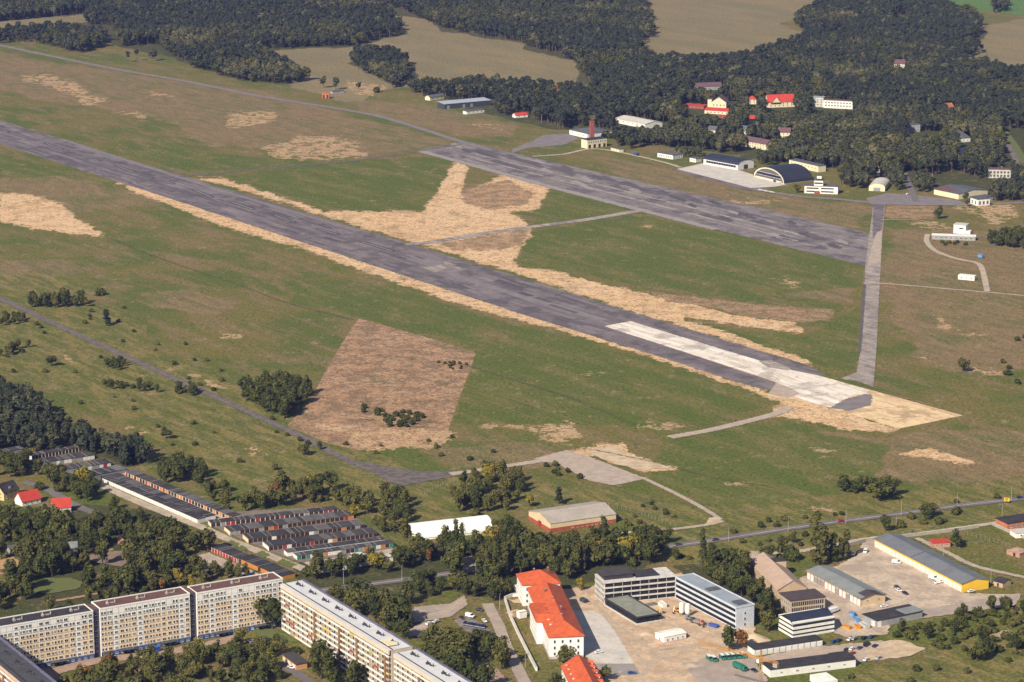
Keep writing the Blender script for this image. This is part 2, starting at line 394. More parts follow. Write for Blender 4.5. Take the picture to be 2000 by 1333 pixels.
base = mixc(nt, .8, base, mixc(nt, ramp(nt, n2, .25, .75), (.24,.24,.24), (.76,.76,.76)), 'OVERLAY')
nt.links.new(base, b.inputs['Base Color']); b.inputs['Roughness'].default_value = .95; b.inputs['Specular IOR Level'].default_value = .1
bp = nd(nt, 'ShaderNodeBump'); bp.inputs['Strength'].default_value = .6; bp.inputs['Distance'].default_value = 1.2
nt.links.new(n2, bp.inputs['Height']); nt.links.new(bp.outputs[0], b.inputs['Normal'])
me.materials.append(m)

# ---------------------------------------------------------------- paved surfaces and tracks
def slab(name, c, light, dark, ang, L, Wd, off=.16):
    """slabs of slightly different age with dark joints, streaks of wear along the direction of travel, repaired and cracked spots"""
    m, nt, b = newmat(name)
    g = nd(nt, 'ShaderNodeNewGeometry').outputs['Position']
    mp = nd(nt, 'ShaderNodeMapping', vector_type='TEXTURE'); mp.inputs['Rotation'].default_value = (0, 0, ang); nt.links.new(g, mp.inputs['Vector'])
    br = nd(nt, 'ShaderNodeTexBrick'); br.offset = .5
    for k, v in (('Color1', (.5-off, .5-off, .5-off, 1)), ('Color2', (.5+off, .5+off, .5+off, 1)), ('Mortar', (.2, .2, .2, 1)), ('Scale', 1.0), ('Mortar Size', .22), ('Mortar Smooth', .5), ('Brick Width', L), ('Row Height', Wd)): br.inputs[k].default_value = v
    nt.links.new(mp.outputs[0], br.inputs['Vector'])
    m2 = nd(nt, 'ShaderNodeMapping', vector_type='TEXTURE'); m2.inputs['Rotation'].default_value = (0, 0, ang); m2.inputs['Scale'].default_value = (9, 1, 1); nt.links.new(g, m2.inputs['Vector'])
    s1 = noise(nt, m2.outputs[0], 1/7, 4, .65); s2 = noise(nt, g, 1/28, 5, .7); s3 = noise(nt, g, 1/3.2, 3, .75)
    base = mixc(nt, ramp(nt, s1, .42, .66), c, light); base = mixc(nt, math_(nt, 'MULTIPLY', ramp(nt, s2, .51, .58), .8), base, dark)
    base = mixc(nt, math_(nt, 'MULTIPLY', ramp(nt, s1, .46, .34), .6), base, dark)
    base = mixc(nt, .5, base, br.outputs['Color'], 'OVERLAY')
    base = mixc(nt, .45, base, mixc(nt, ramp(nt, s3, .25, .75), (.3,.3,.3), (.7,.7,.7)), 'OVERLAY')
    nt.links.new(base, b.inputs['Base Color']); b.inputs['Roughness'].default_value = .92; b.inputs['Specular IOR Level'].default_value = .2
    return m
_d = P(1705, 458)-P(907, 277); TWA = math.atan2(_d.y, _d.x)
asph = slab('runway_asphalt', (.150,.123,.125), (.195,.162,.155), (.100,.082,.088), RWA, 30, 9)
aold = slab('old_asphalt', (.185,.155,.148), (.235,.20,.185), (.105,.086,.095), TWA, 12, 7.5)
adark = M('dark_asphalt', (.105,.086,.094), (.135,.110,.115), 1/18, .9, fine=1/3)
apale = slab('pale_concrete', (.290,.242,.208), (.345,.29,.25), (.20,.165,.145), RWA, 10, 5)
cwhite = slab('white_concrete', (.64,.56,.47), (.78,.69,.60), (.42,.36,.31), RWA, 15, 7.5, .13)
cgrey = M('grey_concrete', (.60,.54,.475), (.50,.45,.395), 1/9, .9, fine=1/2, amt=.15)
pad = slab('tan_concrete', (.62,.44,.25), (.70,.51,.30), (.42,.29,.165), RWA, 10, 7.5, .12)
dirt = M('dirt', (.42,.305,.20), (.32,.235,.155), 1/8, .95, fine=1/1.5)
pale_dirt = M('pale_dirt', (.50,.40,.30), (.38,.30,.22), 1/10, .95, fine=1/2)
site_dirt = M('site_dirt', (.64,.46,.305), (.46,.32,.205), 1/9, .95, fine=1/2, amt=.3)
track_m = M('old_track', (.175,.140,.122), (.105,.086,.080), 1/5, .95, fine=1/1.2, lo=.42, hi=.58)
road_m = M('road_asphalt', (.190,.160,.155), (.150,.128,.126), 1/20, .9, fine=1/1.5)
redpave = M('red_paving', (.40,.27,.20), (.32,.22,.165), 1/6, .9)
lushline = M('mown_line', (.155,.155,.030), (.160,.130,.045), 1/14, .95)
darkline = M('dark_line', (.068,.078,.028), (.110,.100,.036), 1/12, .95)
lawn = M('lawn', (.115,.140,.036), (.140,.140,.045), 1/8, .95)
brownearth = M('brown_earth', (.270,.185,.140), (.215,.155,.115), 1/6, .95)
ochre = M('ochre_earth', (.50,.29,.13), (.36,.22,.11), 1/5, .95)
whitepaint = M('road_paint', (.62,.56,.50), rough=.8)

sheet('runway', [(-420,107.5),(350,342),(990,534),(1208,602),(1576,713),(1612,733),(1560,735),(1516,750),(1513,760),(1492,762),(1420,740),(1260,688),(1038,620),(750,526),(350,394),(-420,146)], asph, .5)
for (x0,y0,x1,y1) in [(17,257,55,270),(87,279,123,293),(157,302,195,315),(225,323,265,338),(300,347,340,360),(376,370,415,386),(451,394,497,410),(534,420,577,435),(620,446,660,459),(704,472,768,491)]:
    road('runway_marking', [(x0,y0),(x1,y1)], 5.6, M('marking_edge', (.040,.034,.040), rough=.9), keep=False); road('runway_marking', [(x0+2,y0+.6),(x1-2,y1-.6)], 2.4, M('worn_paint', (.27,.235,.23), rough=.9), keep=False)
sheet('runway_patch', [(774,500),(800,498),(880,512),(912,527),(880,535),(840,528)], M('pale_asphalt', (.235,.200,.195), (.19,.16,.16), 1/9, .9), .8, False)
for q in ([(820,520),(862,517),(872,524),(850,533)],[(866,511),(905,520),(898,527),(870,518)]):
    sheet('runway_patch', q, apale, .6, False)
road('runway_wear', [(880,535),(1000,574),(1180,626)], 9, M('pale_asphalt'), .5, False)
road('runway_wear', [(120,272),(400,362),(700,452)], 5, M('pale_asphalt'), .5, False)
road('runway_wear', [(0,262),(240,338),(520,425)], 4, adark, .5, False)
sheet('runway_pad', [(1230,628),(1540,722),(1600,734),(1700,762),(1880,812),(1755,838),(1624,797),(1590,792),(1500,772),(1518,748),(1182,637)], pad, .3)
sheet('runway_concrete', [(1232,628),(1330,658),(1540,722),(1602,735),(1698,763),(1690,771),(1668,770),(1650,780),(1640,781),(1638,788),(1622,796),(1590,788),(1560,778),(1535,766),(1512,762),(1520,747),(1182,638)], cwhite, .4)
sheet('asphalt_patch', [(1650,780),(1690,770),(1704,772),(1702,792),(1660,803),(1622,797)], M('pale_asphalt'), .8, False)
sheet('asphalt_patch', [(1482,706),(1505,704),(1545,720),(1540,724),(1500,718)], apale, .6, False)
sheet('asphalt_patch', [(1500,770),(1516,748),(1545,758),(1562,770),(1540,778)], M('tan_worn', (.48,.375,.30), (.38,.30,.235), 1/6, .9), .6, False)
rr = random.Random(14)
for i in range(70):
    x = rr.uniform(-20, 1110); yu = 342+(x-350)*.3026; yl = 394+(x-350)*.3222; y = yu+(yl-yu)*rr.uniform(.08, .92); L = rr.uniform(14, 60)
    road('asphalt_patch', [(x, y), (x+L, y+L*.312)], rr.uniform(2, 7), rr.choice([adark, adark, MATS['pale_asphalt'], M('tar_seal', (.085,.07,.075), (.11,.092,.096), 1/8, .9)]), .35, False)
# parallel strip and taxiways
sheet('taxiway', [(815,294),(907,277),(1000,299),(1225,350),(1560,424),(1705,458),(1703,522),(1684,519),(1400,449),(1240,407),(1067,362),(940,326)], aold, .8)
rr = random.Random(4)
for i in range(40):
    t = i/40; x = 880+t*770; yu = 272+(x-905)*.228+4; yl = 294+(x-815)*.258-5; y = yu+(yl-yu)*rr.uniform(.15,.85); L = rr.uniform(20,55)
    sheet('asphalt_patch', [(x,y),(x+L*.4,y-1.5),(x+L,y+L*.22),(x+L*.8,y+L*.22+3),(x+L*.2,y+4)], rr.choice([MATS['tar_seal'],MATS['tar_seal'],adark,M('pale_worn', (.33,.285,.26), (.27,.235,.215), 1/7, .9)]), 1.0, False)
road('taxiway_edge', [(822,296),(940,328),(1067,363.5),(1240,408),(1400,449)], 10, M('pale_worn', (.33,.285,.26), (.27,.235,.215), 1/7, .9), .8, False)
for off in (.25, .55, .8):
    sheet('asphalt_patch', [(930,280+off*38),(1240,352+off*46),(1560,428+off*54),(1560,430+off*54),(1240,354.5+off*46),(930,282+off*38)], rr.choice([apale, adark]), .5, False)
road('taxiway', [(-80,72),(0,89),(123,115),(233,137),(367,160),(500,187),(667,214),(760,233),(900,277),(960,294)], 9, M('pale_asphalt'), .5)
road('taxiway', [(350,346),(450,336),(566,325),(702,313),(822,295),(900,283)], 6, track_m, .5)
road('taxiway', [(790,478),(838,474),(950,456),(1060,441),(1150,429),(1260,410)], 11, apale, .5)
sheet('taxiway', [(1706,398),(1729,398),(1723,470),(1718,560),(1712,680),(1706,757),(1672,745),(1640,741),(1673,728),(1680,690),(1686,600),(1690,520)], apale, .3)
sheet('asphalt_patch', [(1706,399),(1728,399),(1724,440),(1716,462),(1704,466)], asph, .6, False)
sheet('asphalt_patch', [(1712,455),(1723,450),(1719,512),(1694,520),(1700,490)], M('tan_worn'), .8, False)
sheet('asphalt_patch', [(1686,556),(1692,556),(1682,690),(1676,690)], adark, .4, False)
sheet('taxiway', [(1000,292),(1040,276),(1062,264),(1110,262),(1130,272),(1100,284),(1030,290),(1000,300)], M('pale_asphalt'), .8)
road('road', [(1040,306),(1100,302),(1150,292),(1200,296),(1290,316),(1330,328)], 5, pale_dirt, .4)
sheet('apron', [(1322,331),(1371,320),(1443,333),(1475,343),(1535,362),(1509,366),(1466,368)], cgrey, .4)
sheet('asphalt_patch', [(1322,331),(1466,368),(1490,367),(1500,372),(1460,373),(1318,334)], asph, .3, False)
road('road', [(1470,370),(1560,384),(1640,390),(1700,396),(1790,398),(1900,400),(2000,396)], 8, M('pale_asphalt'), .4)
sheet('apron', [(1690,388),(1735,378),(1790,382),(1872,392),(1890,402),(1800,402),(1700,400)], M('pale_asphalt'), .8)
road('road', [(1766,338),(1772,355),(1784,381),(1790,395)], 7, road_m, .2)
road('road', [(1960,255),(1975,290),(1990,320),(2010,350)], 8, road_m, .2)
road('grass_track', [(1955,250),(1985,290),(2000,320)], 9, lawn, .5)
road('path', [(1686,554),(1720,554),(1840,564),(2010,579)], 3.2, pale_dirt, .3)
road('path', [(1812,458),(1810,472),(1826,490),(1868,506),(1909,515),(1920,532),(1928,570)], 5.0, pale_dirt, .3)
road('path', [(1720,430),(1790,430),(1830,440),(1870,450)], 2.5, dirt, .4)
# dirt roads and lots on the near side of the field
road('track', [(-60,560),(0,584),(67,615),(193,673),(333,737),(467,797),(600,859),(662,892),(725,918),(790,935)], 7.0, track_m, .6)
for dx in (-1.6, 1.6):
    road('wheel_rut', [(-60,560+dx),(0,584+dx),(193,673+dx),(333,737+dx),(467,797+dx),(600,859+dx),(700,907+dx)], 1.2, M('rut', (.125,.10,.09), (.21,.17,.15), 1/6, .95), .2, False)
sheet('track_bend', [(706,902),(740,909),(822,922),(905,920),(914,926),(830,942),(787,949),(762,944),(730,925)], track_m, 1.0)
road('track', [(880,927),(950,917),(1050,902),(1100,897)], 7, M('tan_worn'), .5)
sheet('concrete_lot', [(1042,897),(1106,880),(1150,893),(1200,912),(1262,936),(1198,949),(1150,940),(1090,908)], M('tan_worn'), .6)
sheet('sand_lot', [(1140,883),(1200,872),(1236,892),(1316,914),(1262,920),(1200,908)], M('bright_sand', (.62,.47,.31), (.45,.33,.21), 1/7, .95), 1.8)
road('path', [(1255,934),(1330,970),(1384,1000),(1408,1016)], 3.6, M('tan_worn'), .3)
road('path', [(1412,1018),(1380,1026),(1300,1036),(1205,1043),(1150,1050)], 4, pale_dirt, .4)
sheet('sand_lot', [(1385,1012),(1406,1012),(1408,1020),(1376,1028)], M('bright_sand'), .5)
road('path', [(1308,855),(1400,838),(1515,809),(1540,796)], 8, M('tan_worn'), .4)
for pts, ww, mm in [([(13,480),(140,520),(340,577),(480,625),(633,673)], 3, lushline), ([(100,450),(250,500),(420,558),(560,615),(665,655)], 3.5, lushline),
                    ([(217,467),(330,512),(467,557),(560,592),(690,625)], 3, darkline), ([(905,713),(1000,742),(1120,780),(1240,830)], 2.2, darkline),
                    ([(905,750),(1000,780),(1100,815),(1140,830)], 3.5, lushline), ([(910,770),(990,798),(1050,822)], 3, lushline),
                    ([(1160,880),(1260,900),(1400,935),(1500,950)], 2.2, darkline), ([(205,1005),(210,1004)], 2, lushline)]:
    road('grass_track', pts, ww*.6, mm, .6, False)
# main road and streets
MAINROAD = [(520,1172),(600,1158),(705,1144),(800,1132),(910,1117),(1000,1108),(1150,1092),(1290,1071),(1395,1056),(1535,1034),(1659,1017),(1783,1001),(1876,988),(2010,973),(2100,962)]
road('road', MAINROAD, 7.4, road_m, .1)
road('road_marking', [(x, y) for x, y in MAINROAD], .5, whitepaint, 0, False)
road('path', [(1480,1082),(1560,1078),(1690,1054),(1767,1047),(1850,1036),(1913,1027),(2020,1011)], 5, pale_dirt, .5)
road('path', [(1940,1022),(1970,1036),(2010,1052)], 5, pale_dirt, .4)
road('path', [(1790,1052),(1850,1080),(1900,1105),(1960,1120),(2010,1130)], 4, M('tan_worn'), .5)
# garages: pale alleys
sheet('yard', [(400,1018),(420,1006),(470,1000),(655,990),(664,1000),(692,1010),(716,1026),(741,1046),(772,1064),(762,1076),(640,1094),(590,1100),(560,1090),(480,1058),(410,1028)], M('garage_yard', (.23,.185,.15), (.17,.14,.115), 1/5, .95, fine=1/1.5), .5)
sheet('yard', [(592,1100),(700,1084),(770,1072),(772,1080),(700,1092),(640,1100),(606,1108)], pale_dirt, .4)
road('road', [(190,945),(240,968),(310,998),(395,1031),(440,1052),(500,1076),(560,1100),(606,1117)], 7, pale_dirt, .4)
sheet('yard', [(212,926),(236,920),(460,1014),(440,1018),(410,1014)], pale_dirt, .4)
sheet('yard', [(405,1080),(470,1106),(545,1140),(520,1140),(440,1112),(404,1092)], M('tan_worn'), .4)
road('road', [(46,942),(90,955),(140,985),(185,1003)], 7, road_m, .3)
for pp in ([(440,1062),(452,1056),(470,1064),(462,1070)],[(464,1070),(474,1066),(486,1074),(476,1076)],[(500,1082),(512,1076),(530,1086),(516,1090)],[(540,1100),(552,1092),(580,1104),(570,1110)],[(398,1024),(408,1022),(415,1030),(404,1032)]):
    sheet('grass_strip', pp, lawn, .5, False)
# allotment gardens
sheet('field_patch', [(165,1090),(190,1080),(250,1076),(252,1098),(236,1108),(190,1100)], brownearth, .5)
sheet('field_patch', [(-10,1098),(25,1088),(40,1098),(34,1108),(-10,1116)], ochre, .5)
road('path', [(-10,1122),(20,1122),(36,1134),(52,1146)], 4.5, M('red_ochre', (.46,.25,.14), (.36,.2,.12), 1/5), .3)
sheet('lawn', [(62,1142),(90,1130),(140,1130),(165,1140),(150,1152),(90,1162),(66,1156)], lawn, .8)
road('path', [(100,1176),(160,1166),(200,1158),(230,1152)], 3, M('red_ochre'), .4)
road('path', [(170,1084),(200,1078),(222,1074)], 3, ochre, .4)
sheet('lawn', [(190,1090),(215,1084),(210,1090),(196,1094)], lawn, .3)
sheet('yard', [(372,1090),(410,1080),(420,1110),(410,1125),(390,1120)], M('tan_worn'), .5)
# courtyard and bottom edge
road('road', [(60,1330),(110,1312),(190,1292),(290,1280),(400,1262),(470,1244)], 9, redpave, .4)
road('road', [(60,1292),(84,1306),(112,1330)], 7, road_m, .3)
sheet('lawn', [(492,1232),(520,1228),(560,1240),(590,1256),(548,1252),(510,1244)], lawn, .4)
road('road', [(540,1296),(560,1304),(600,1330),(640,1360)], 6, road_m, .3)
sheet('yard', [(480,1250),(540,1256),(534,1270),(490,1264)], M('tan_worn'), .6)
# park, car parks and street beside the office
sheet('car_park', [(786,1190),(820,1186),(880,1180),(906,1164),(914,1182),(880,1206),(820,1216),(806,1218)], M('pale_paving', (.42,.335,.27), (.34,.27,.22), 1/8, .9), .4)
sheet('car_park', [(782,1232),(830,1216),(850,1216),(840,1240),(800,1246)], M('tan_worn'), .5)
sheet('car_park', [(886,1214),(912,1204),(945,1222),(972,1246),(935,1250),(905,1230)], aold, .3)
sheet('yard', [(903,1092),(926,1086),(930,1112),(905,1116)], M('tan_worn'), .3)
road('road', [(952,1180),(962,1200),(975,1225),(988,1262),(1008,1300),(1030,1345)], 6.5, M('pale_paving'), .3)
road('path', [(990,1200),(1000,1196),(1010,1195)], 3, M('pale_paving'), .2)
sheet('yard', [(900,1310),(940,1290),(975,1310),(1000,1345),(930,1345)], redpave, .5)
sheet('building_site', [(990,1172),(1040,1172),(1100,1152),(1150,1148),(1330,1120),(1400,1180),(1474,1226),(1484,1262),(1470,1300),(1500,1345),(1150,1345),(1160,1316),(1110,1200),(1040,1190)], site_dirt, 1.5)
sheet('parking_lot', [(1380,1282),(1470,1286),(1500,1330),(1490,1345),(1380,1345),(1340,1310)], M('pale_paving'), .5)
sheet('concrete_yard', [(1098,1203),(1112,1194),(1160,1195),(1188,1212),(1238,1297),(1166,1296),(1140,1280),(1120,1240)], cgrey, .2)
sheet('concrete_yard', [(1160,1298),(1238,1298),(1252,1320),(1164,1322)], M('grey_paving', (.33,.285,.26), (.28,.245,.225), 1/6, .9), .2)
# trade yards on the right
sheet('yard', [(1598,1120),(1640,1104),(1672,1086),(1684,1062),(1712,1052),(1884,1160),(1994,1163),(1981,1184),(1802,1209),(1740,1200),(1735,1240),(1650,1246),(1610,1230),(1580,1196),(1560,1130)], M('yard_dirt', (.58,.45,.335), (.40,.31,.235), 1/16, .95, fine=1/2.5, lo=.42, hi=.6, amt=.3), .8)
sheet('yard_strip', [(1800,1192),(1990,1160),(1994,1163),(1981,1184),(1802,1209),(1772,1202)], M('pale_paving'), .4)
sheet('yard', [(1460,1110),(1466,1078),(1482,1078),(1500,1110),(1580,1140),(1560,1180),(1500,1160)], pale_dirt, .6)
sheet('yard', [(1462,1290),(1560,1268),(1628,1262),(1720,1252),(1808,1268),(1770,1284),(1700,1292),(1660,1300),(1500,1300)], M('tan_worn'), 1.0)
sheet('sand_lot', [(1700,1256),(1760,1252),(1808,1268),(1780,1282),(1700,1292),(1690,1275)], M('bright_sand'), 2.0)
sheet('sand_lot', [(1930,1240),(1970,1232),(1980,1245),(1945,1250)], dirt, 1.5)

# tyre tracks and oil stains on the yards
stain = M('yard_stain', (.41,.315,.235), (.50,.385,.28), 1/4, .95, amt=.15); rr = random.Random(21)
for pts, ww in [([(1600,1150),(1660,1120),(1740,1120),(1830,1150),(1900,1175)], 2.2), ([(1700,1075),(1720,1110),(1790,1150),(1860,1180)], 2.5), ([(1640,1240),(1650,1200),(1690,1195),(1760,1180),(1800,1150)], 2.2), ([(1720,1090),(1800,1130),(1850,1150)], 1.6),
                ([(1150,1170),(1180,1200),(1230,1240),(1300,1285),(1370,1300)], 2.5), ([(1250,1320),(1290,1280),(1350,1262),(1440,1260)], 2.5), ([(1160,1180),(1200,1230),(1260,1300)], 2), ([(1290,1215),(1320,1225),(1380,1238),(1440,1250)], 1.8), ([(1500,1290),(1560,1278),(1640,1270),(1740,1268)], 2.2), ([(800,1205),(850,1200),(885,1185),(905,1170)], 2.5)]:
    road('tyre_track', pts, ww*.7, stain, .35, False); road('tyre_track', [(x+5, y+2.5) for x, y in pts], ww*.7, stain, .35, False)
for i in range(26):
    x, y = rr.choice([(rr.uniform(1640, 1860), rr.uniform(1120, 1180)), (rr.uniform(1200, 1400), rr.uniform(1240, 1320)), (rr.uniform(1660, 1740), rr.uniform(1256, 1288))]); r_ = rr.uniform(2, 7)
    sheet('oil_stain', [(x-r_, y), (x-r_*.3, y-r_*.3), (x+r_, y-r_*.1), (x+r_*.4, y+r_*.35)], stain, .5, False)
# ================================================================ BUILDINGS: helpers
white = M('white_render', (.80,.77,.70), (.72,.68,.61), 1/5, .8, fine=1/1.2, amt=.1)
cream = M('cream_render', (.76,.66,.44), (.68,.58,.38), 1/5, .8, fine=1/1.2, amt=.1)
yellow = M('yellow_render', (.74,.54,.24), (.66,.47,.2), 1/5, .8)
goldw = M('golden_cladding', (.80,.50,.04), (.74,.45,.04), 1/6, .6, amt=.08)
tan = M('tan_render', (.55,.40,.26), (.47,.34,.22), 1/4, .85)
greyw = M('grey_render', (.36,.35,.34), (.29,.28,.27), 1/4, .85)
darkw = M('dark_wall', (.060,.066,.075), (.045,.05,.058), 1/4, .8)
brick = M('red_brick', (.33,.085,.05), (.26,.07,.045), 1/3, .85)
redroof = M('red_tiles', (.60,.115,.035), (.46,.085,.03), 1/3, .75, fine=1/.8, amt=.18)
redroof2 = M('bright_red_roof', (.55,.06,.035), (.47,.05,.03), 1/4, .75)
purple = M('plum_roof', (.155,.085,.085), (.125,.07,.075), 1/4, .8)
blackroof = M('black_felt', (.030,.026,.030), (.050,.043,.046), 1/5, .9, fine=1/.9, amt=.1)
felt2 = M('grey_felt', (.070,.061,.061), (.050,.045,.046), 1/4, .9, fine=1/.9)
felt3 = M('pale_felt', (.135,.12,.117), (.10,.09,.088), 1/4, .9, fine=1/.9)
felt_line = M('felt_seam', (.30,.275,.265), (.22,.2,.19), 1/3, .9)
navy = M('navy_roof', (.026,.030,.052), (.034,.038,.062), 1/6, .6)
slate = M('slate_roof', (.115,.118,.130), (.09,.092,.102), 1/6, .8)
greenroof = M('grey_green_roof', (.245,.258,.25), (.205,.215,.21), 1/6, .8)
palesheet = M('pale_sheet_roof', (.56,.52,.45), (.49,.45,.39), 1/6, .7, amt=.1)
bluegrey = M('blue_grey_roof', (.33,.36,.40), (.28,.31,.35), 1/6, .7)
brownroof = M('red_brown_felt', (.155,.078,.066), (.120,.062,.054), 1/5, .9, fine=1/.9)
pinkroof = M('faded_pink_roof', (.47,.33,.25), (.41,.285,.215), 1/5, .85, fine=1/.9)
fabric = M('white_membrane', (.86,.84,.79), (.82,.80,.75), 1/8, .5, amt=.05)
glass = M('window_glass', (.035,.040,.048), (.05,.055,.062), 1/3, .15, spec=.5)
frame = M('white_frame', (.78,.76,.71), rough=.6)
doorw = M('white_door', (.74,.71,.65), (.68,.65,.6), 1/2, .7)
doorb = M('brown_door', (.062,.032,.020), (.045,.025,.017), 1/2, .7)
dooro = M('orange_door', (.56,.22,.05), (.48,.19,.045), 1/2, .7)
doorr = M('red_door', (.36,.04,.03), (.30,.035,.028), 1/2, .7)
doorg = M('grey_door', (.30,.30,.31), (.25,.25,.26), 1/2, .7)
doort = M('teal_door', (.05,.24,.18), rough=.7)
doorv = M('green_door', (.10,.14,.08), rough=.7)
metal = M('grey_metal', (.38,.38,.38), rough=.5, metallic=.4)
dmetal = M('dark_metal', (.09,.09,.10), rough=.5)
blue_p = M('blue_paint', (.05,.13,.46), rough=.5)
concrete = M('concrete', (.42,.37,.31), (.35,.31,.26), 1/3, .9)
PANES = [glass, glass, glass, M('curtain_glass', (.30,.29,.27), rough=.4), M('blind_glass', (.12,.12,.125), rough=.3)]
FOOT = []
def frame_of(A, B, zref=0):
    a, b = P(A[0], A[1], zref), P(B[0], B[1], zref)
    d = b-a; return a, math.atan2(d.y, d.x), d.length
class Bld:
    pass
def shell(name, label, cat, A, B, D, H, roof='flat', rh=0, wm=None, rm=None, over=.4, group=None, W=None, margin=2.5, plinth=None, thick=.3, parapet=0, front_h=None, wallname='wall', back=None):
    """A, B: pixels of the foot of the wall facing the camera, left to right; D metres deep behind it"""
    b = Bld(); a, rz, w = frame_of(A, B); a.z = 0
    if back:       # foot of the far left corner fixes the direction of the long side
        q = P(*back)-a; D = q.length; rz = math.atan2(q.y, q.x)-math.pi/2
    b.W = W or w; b.D = D; b.H = H; b.rz = rz; b.roof = roof; b.rh = rh
    b.e = thing(name, label, cat, a, rz, group)
    c, s = math.cos(rz), math.sin(rz); b.a = a
    b.world = lambda x, y, z=0: Vector((a.x+x*c-y*s, a.y+x*s+y*c, z))
    m = margin
    FOOT.append([tuple(b.world(x, y)[:2]) for x, y in ((-m, -m), (b.W+m, -m), (b.W+m, D+m), (-m, D+m))])
    W, o, t = b.W, over, thick
    mb = MB(); wm = wm or white; rm = rm or blackroof; z0 = -.3
    if roof == 'gx': mb.ext([(0, z0), (0, H), (D/2, H+rh), (D, H), (D, z0)], 0, W, wm, 'x')
    elif roof == 'gy': mb.ext([(0, z0), (0, H), (W/2, H+rh), (W, H), (W, z0)], 0, D, wm, 'y')
    elif roof in ('archx', 'archy'):
        L = D if roof == 'archx' else W; n = 12
        arc = [(L/2-L/2*math.cos(math.pi*i/n), H+rh*math.sin(math.pi*i/n)) for i in range(n+1)]
        mb.ext([(0, z0)]+arc+[(L, z0)], 0, W if roof == 'archx' else D, wm, 'x' if roof == 'archx' else 'y')
    else: mb.box(0, W, 0, D, z0, H, wm)
    b.wall = mb.build(wallname, b.e)
    if plinth: 
        pb = MB(); pb.box(-.06, W+.06, -.06, D+.06, z0, plinth[0], plinth[1]); pb.build('plinth', b.e)
    rb = MB()
    if roof == 'flat':
        rb.box(-o, W+o, -o, D+o, H, H+t, rm)
        if parapet:
            p = parapet; pm = frame
            rb.box(-o-.05, W+o+.05, -o-.05, -o+.3, H-.02, H+t+p, wm); rb.box(-o-.05, W+o+.05, D+o-.3, D+o+.05, H-.02, H+t+p, wm)
            rb.box(-o-.05, -o+.3, -o+.3, D+o-.3, H-.02, H+t+p, wm); rb.box(W+o-.3, W+o+.05, -o+.3, D+o-.3, H-.02, H+t+p, wm)
    elif roof in ('gx', 'gy'):
        L = D if roof == 'gx' else W; sl = rh/(L/2)
        pr = [(-o, H-o*sl+.02), (L/2, H+rh+.02), (L+o, H-o*sl+.02), (L+o, H-o*sl+t), (L/2, H+rh+t), (-o, H-o*sl+t)]
        rb.ext(pr, -o, (W if roof == 'gx' else D)+o, rm, 'x' if roof == 'gx' else 'y')
    elif roof in ('archx', 'archy'):
        L = D if roof == 'archx' else W; n = 14; lo = o if False else 0
        out = [(L/2-(L/2+.35)*math.cos(math.pi*i/n), H+.03+(rh+t)*math.sin(math.pi*i/n)) for i in range(n+1)]
        inn = [(L/2-(L/2+.03)*math.cos(math.pi*i/n), H+.03+(rh+.03)*math.sin(math.pi*i/n)) for i in range(n+1)]
        vs, fs = [], []
        for ax in (-o, (W if roof == 'archx' else D)+o):
            for q in out+inn[::-1]: vs.append((ax, q[0], q[1]) if roof == 'archx' else (q[0], ax, q[1]))
        k = 2*(n+1)
        fs = [(i, (i+1) % k, k+(i+1) % k, k+i) for i in range(k)]
        for base in (0, k):
            fs += [(base+i, base+i+1, base+k-2-i, base+k-1-i) for i in range(n)]
        rb.add(vs, fs, rm)
    elif roof == 'hip':
        if W >= D: r0, r1 = (D/2, D/2), (W-D/2, D/2)
        else: r0, r1 = (W/2, W/2), (W/2, D-W/2)
        vs = [(-o,-o,H),(W+o,-o,H),(W+o,D+o,H),(-o,D+o,H),(r0[0],r0[1],H+rh),(r1[0],r1[1],H+rh),(-o,-o,H-.2),(W+o,-o,H-.2),(W+o,D+o,H-.2),(-o,D+o,H-.2)]
        fs = ([(0,1,5,4),(1,2,5),(2,3,4,5),(3,0,4)] if W >= D else [(0,1,4),(1,2,5,4),(2,3,5),(3,0,4,5)]) + [(6,7,1,0),(7,8,2,1),(8,9,3,2),(9,6,0,3),(9,8,7,6)]
        rb.add(vs, fs, rm)
    elif roof == 'shed':
        rb.ext([(-o, H), (D+o, H+rh), (D+o, H+rh+t), (-o, H+t)], -o, W+o, rm, 'x')
        wb = MB(); wb.ext([(0.01, H-.05), (D-.01, H-.05), (D-.01, H+rh)], .01, W-.01, wm, 'x'); wb.build('gable', b.e)
    b.roofo = rb.build('roof', b.e)
    return b
WIN = {}
def winmesh(w, h, fm=None, gm=None, sill=True):
    k = (round(w, 2), round(h, 2), (fm or frame).name, (gm or glass).name)
    if k not in WIN:
        mb = MB(); f = .09 if w > .9 else .06; fm = fm or frame; gm = gm or glass
        mb.box(-w/2, w/2, -.06, .05, 0, f, fm); mb.box(-w/2, w/2, -.06, .05, h-f, h, fm)
        mb.box(-w/2, -w/2+f, -.06, .05, f, h-f, fm); mb.box(w/2-f, w/2, -.06, .05, f, h-f, fm)
        mb.box(-w/2+f, w/2-f, -.02, .05, f, h-f, gm)
        if w > 1.3 and w < 5: mb.box(-.05, .05, -.05, .05, f, h-f, fm)
        if sill: mb.box(-w/2-.1, w/2+.1, -.2, .05, -.1, 0, fm)
        WIN[k] = mb.mesh('window')
    return WIN[k]
def place(b, me, face, u, z, name='window'):
    W, D = b.W, b.D
    loc, rz = {'front': ((u, -.02, z), 0), 'left': ((-.02, u, z), -math.pi/2), 'right': ((W+.02, u, z), math.pi/2), 'back': ((u, D+.02, z), math.pi)}[face]
    return link(name, me, b.e, loc, rz)
